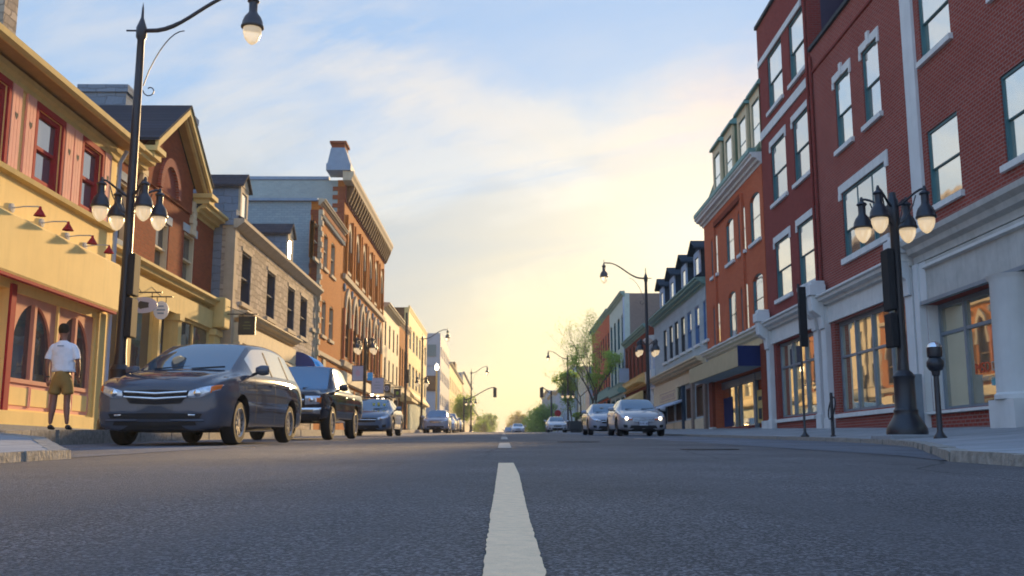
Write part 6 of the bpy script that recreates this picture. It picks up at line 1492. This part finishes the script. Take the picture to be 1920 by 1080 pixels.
# +y is away from the camera (the way he faces); x right
B = []; E = []
def jn(p, prev=None):
    B.append(p); i = len(B)-1
    if prev is not None: E.append((prev, i))
    return i
pel = jn((0.02, 0, .93, .13, .10))
sp1 = jn((.01, .0, 1.10, .115, .085), pel); sp2 = jn((.0, .01, 1.28, .13, .09), sp1); chs = jn((-.01, .01, 1.38, .12, .08), sp2)
nk = jn((-.015, .02, 1.51, .058, .058), chs); nk2 = jn((-.025, .035, 1.565, .055, .055), nk)
hd = jn((-.03, .045, 1.63, .082, .090), nk2); hd2 = jn((-.035, .05, 1.70, .088, .104), hd); hd3 = jn((-.035, .045, 1.765, .065, .075), hd2)
for s_, arm in ((-1, ((-.18, .0, 1.41, .05), (-.235, -.02, 1.27, .048), (-.262, -.03, 1.13, .042), (-.275, .02, 1.00, .036), (-.275, .07, .89, .026))),
                (1, ((.18, .0, 1.41, .05), (.25, .0, 1.28, .048), (.275, .02, 1.14, .042), (.255, .12, 1.03, .036), (.225, .20, .95, .026)))):
    k = chs
    for q in arm: k = jn((q[0], q[1], q[2], q[3]), k)
    palm = jn((arm[-1][0]-.002, arm[-1][1]+.03*(1 if s_ > 0 else .5), arm[-1][2]-.06, .032, .018), k)
for s_, leg in ((-1, ((-.085, 0, .86, .088), (-.115, .01, .68, .078), (-.125, .02, .50, .066), (-.13, .00, .36, .070), (-.135, -.02, .22, .050), (-.14, -.02, .09, .034))),
                (1, ((.105, 0, .86, .088), (.12, .02, .68, .078), (.115, .04, .50, .066), (.13, .02, .36, .070), (.145, .0, .22, .050), (.155, .0, .09, .034)))):
    k = pel
    for q in leg: k = jn((q[0], q[1], q[2], q[3]), k)
body = skinned('body', (B, E), SKIN, pe)
# ears, nose on the turned head
h_ = MB(); 
for s_ in (-1, 1): h_.lathe([(.001, -.008), (.022, -.008), (.026, 0), (.02, .008), (.001, .008)], (-.035+s_*.082, .055, 1.665), 10, axis='x')
h_.lathe([(.001, -.03), (.012, -.01), (.016, .0), (.001, .004)], (-.09, .13, 1.645), 8); h_.build('ears', SKIN, body, smooth=True)
hr = MB(); hr.lathe([(.001, 1.822), (.040, 1.816), (.070, 1.79), (.084, 1.75), (.087, 1.71), (.082, 1.675), (.070, 1.645), (.001, 1.64)], (0, 0, 0), 18)
hr.v = [(a*1.08-.035, b*1.10+.026, c+.006) for a, b, c in hr.v]; hr.build('hair', HAIR, body, smooth=True)
for k, (hx, hy, hz, s_) in enumerate(((-.277, .09, .80, -1), (.222, .245, .865, 1))):
    for f in range(4):
        bx_ = hx+(f-1.5)*.017*.9; L = (.055, .065, .062, .048)[f]
        skinned('finger', ([(bx_, hy, hz+.02, .011, .010), (bx_, hy+.008, hz-L*.45, .010, .009), (bx_+.002, hy+.024, hz-L*.8, .009, .008), (bx_+.002, hy+.034, hz-L, .007, .007)], [(0, 1), (1, 2), (2, 3)]), SKIN, body, sub=1)
    skinned('thumb', ([(hx+(-s_)*.03, hy, hz+.06, .012, .011), (hx-s_*.045, hy+.02, hz+.03, .011, .010), (hx-s_*.045, hy+.035, hz+.0, .009, .008)], [(0, 1), (1, 2)]), SKIN, body, sub=1)
# t-shirt: loose cotton with folds
rows = [(.985, .02, .212, .142), (1.0, .02, .218, .148), (1.10, .014, .208, .140), (1.20, .004, .208, .134), (1.30, .0, .214, .134), (1.38, -.004, .216, .128), (1.435, -.008, .190, .116), (1.475, -.012, .150, .098), (1.505, -.014, .095, .078), (1.52, -.015, .072, .066)]
tm = MB(); NS = 40; zz = []
for (a, b_) in zip(rows, rows[1:]):
    for i in range(4): f = i/4; zz.append(tuple(a[k]+(b_[k]-a[k])*f for k in range(4)))
zz.append(rows[-1])
def fold(x, y, z, k=1.0):
    return k*(.010*pnoise(Vector((x*9+z*5, y*9, z*7)))+.008*pnoise(Vector((x*16-z*10, y*14, z*11+4))))
for (z, cx_, rx, ry) in zz:
    for j in range(NS):
        an = 2*math.pi*j/NS; x, y = rx*math.cos(an), ry*math.sin(an); d = 1+fold(x, y, z)/.17*1.6*min(1, (1.53-z)*6)
        tm.v.append((cx_+x*d, .005+y*d, z))
for i in range(len(zz)-1):
    for j in range(NS): a = i*NS+j; b_ = i*NS+(j+1) % NS; tm.f.append((a, b_, b_+NS, a+NS)); tm.mi.append(0)
for s_ in (-1, 1):
    pts = [Vector((s_*.10, 0, 1.435)), Vector((s_*.17, -.004, 1.41)), Vector((s_*.218, -.008, 1.345)), Vector((s_*.243, -.01, 1.27)), Vector((s_*.256, -.012, 1.20))]
    fine_ = []
    for a, b_ in zip(pts, pts[1:]):
        for i in range(4): fine_.append(a.lerp(b_, i/4))
    fine_.append(pts[-1]); k0 = len(tm.v); tm.tube(fine_, [.062]*4+[.066]*5+[.068]*4+[.070]*(len(fine_)-13), 22)
    for k in range(k0, len(tm.v)): x, y, z = tm.v[k]; o = fold(x, y, z, 1.0); tm.v[k] = (x+o*s_, y-o, z+o*.3)
ts = tm.build('t_shirt', SHIRT, pe, smooth=True)
ck = MB(); ck.box(-.07, .05, -.004, .0, -.008, .008); c2_ = ck.build('shirt_print', M['metalroof'], ts); c2_.location = (.0, -.132, 1.42)
# shorts: two skinned legs plus seat
S1 = [(.02, 0, 1.02, .180, .13), (.018, 0, .95, .182, .135), (.015, 0, .89, .176, .13)]; ES = [(0, 1), (1, 2)]
for s_ in (-1, 1):
    k = len(S1); S1 += [((-.092 if s_ < 0 else .112), .005, .78, .112, .118), ((-.112 if s_ < 0 else .122), .012, .66, .116, .118), ((-.118 if s_ < 0 else .125), .015, .585, .128, .125)]
    ES += [(2, k), (k, k+1), (k+1, k+2)]
skinned('shorts', (S1, ES), SHORT, pe)
for s_, fx, fy in ((-1, -.145, .0), (1, .16, .03)):
    skinned('shoe', ([(fx, fy-.055, .045, .045, .042), (fx-.004, fy+.02, .055, .048, .048), (fx-.008*1, fy+.12, .035, .046, .032), (fx-.01, fy+.19, .03, .036, .024)], [(0, 1), (1, 2), (2, 3)]), SHOE, pe)
w_ = MB(); w_.lathe([(.036, -.012), (.040, -.008), (.040, .008), (.036, .012)], (-.275, .062, .905), 14); w_.build('wristwatch', M['black'], pe, smooth=True)

pe.scale = (.91, .95, 1.0)
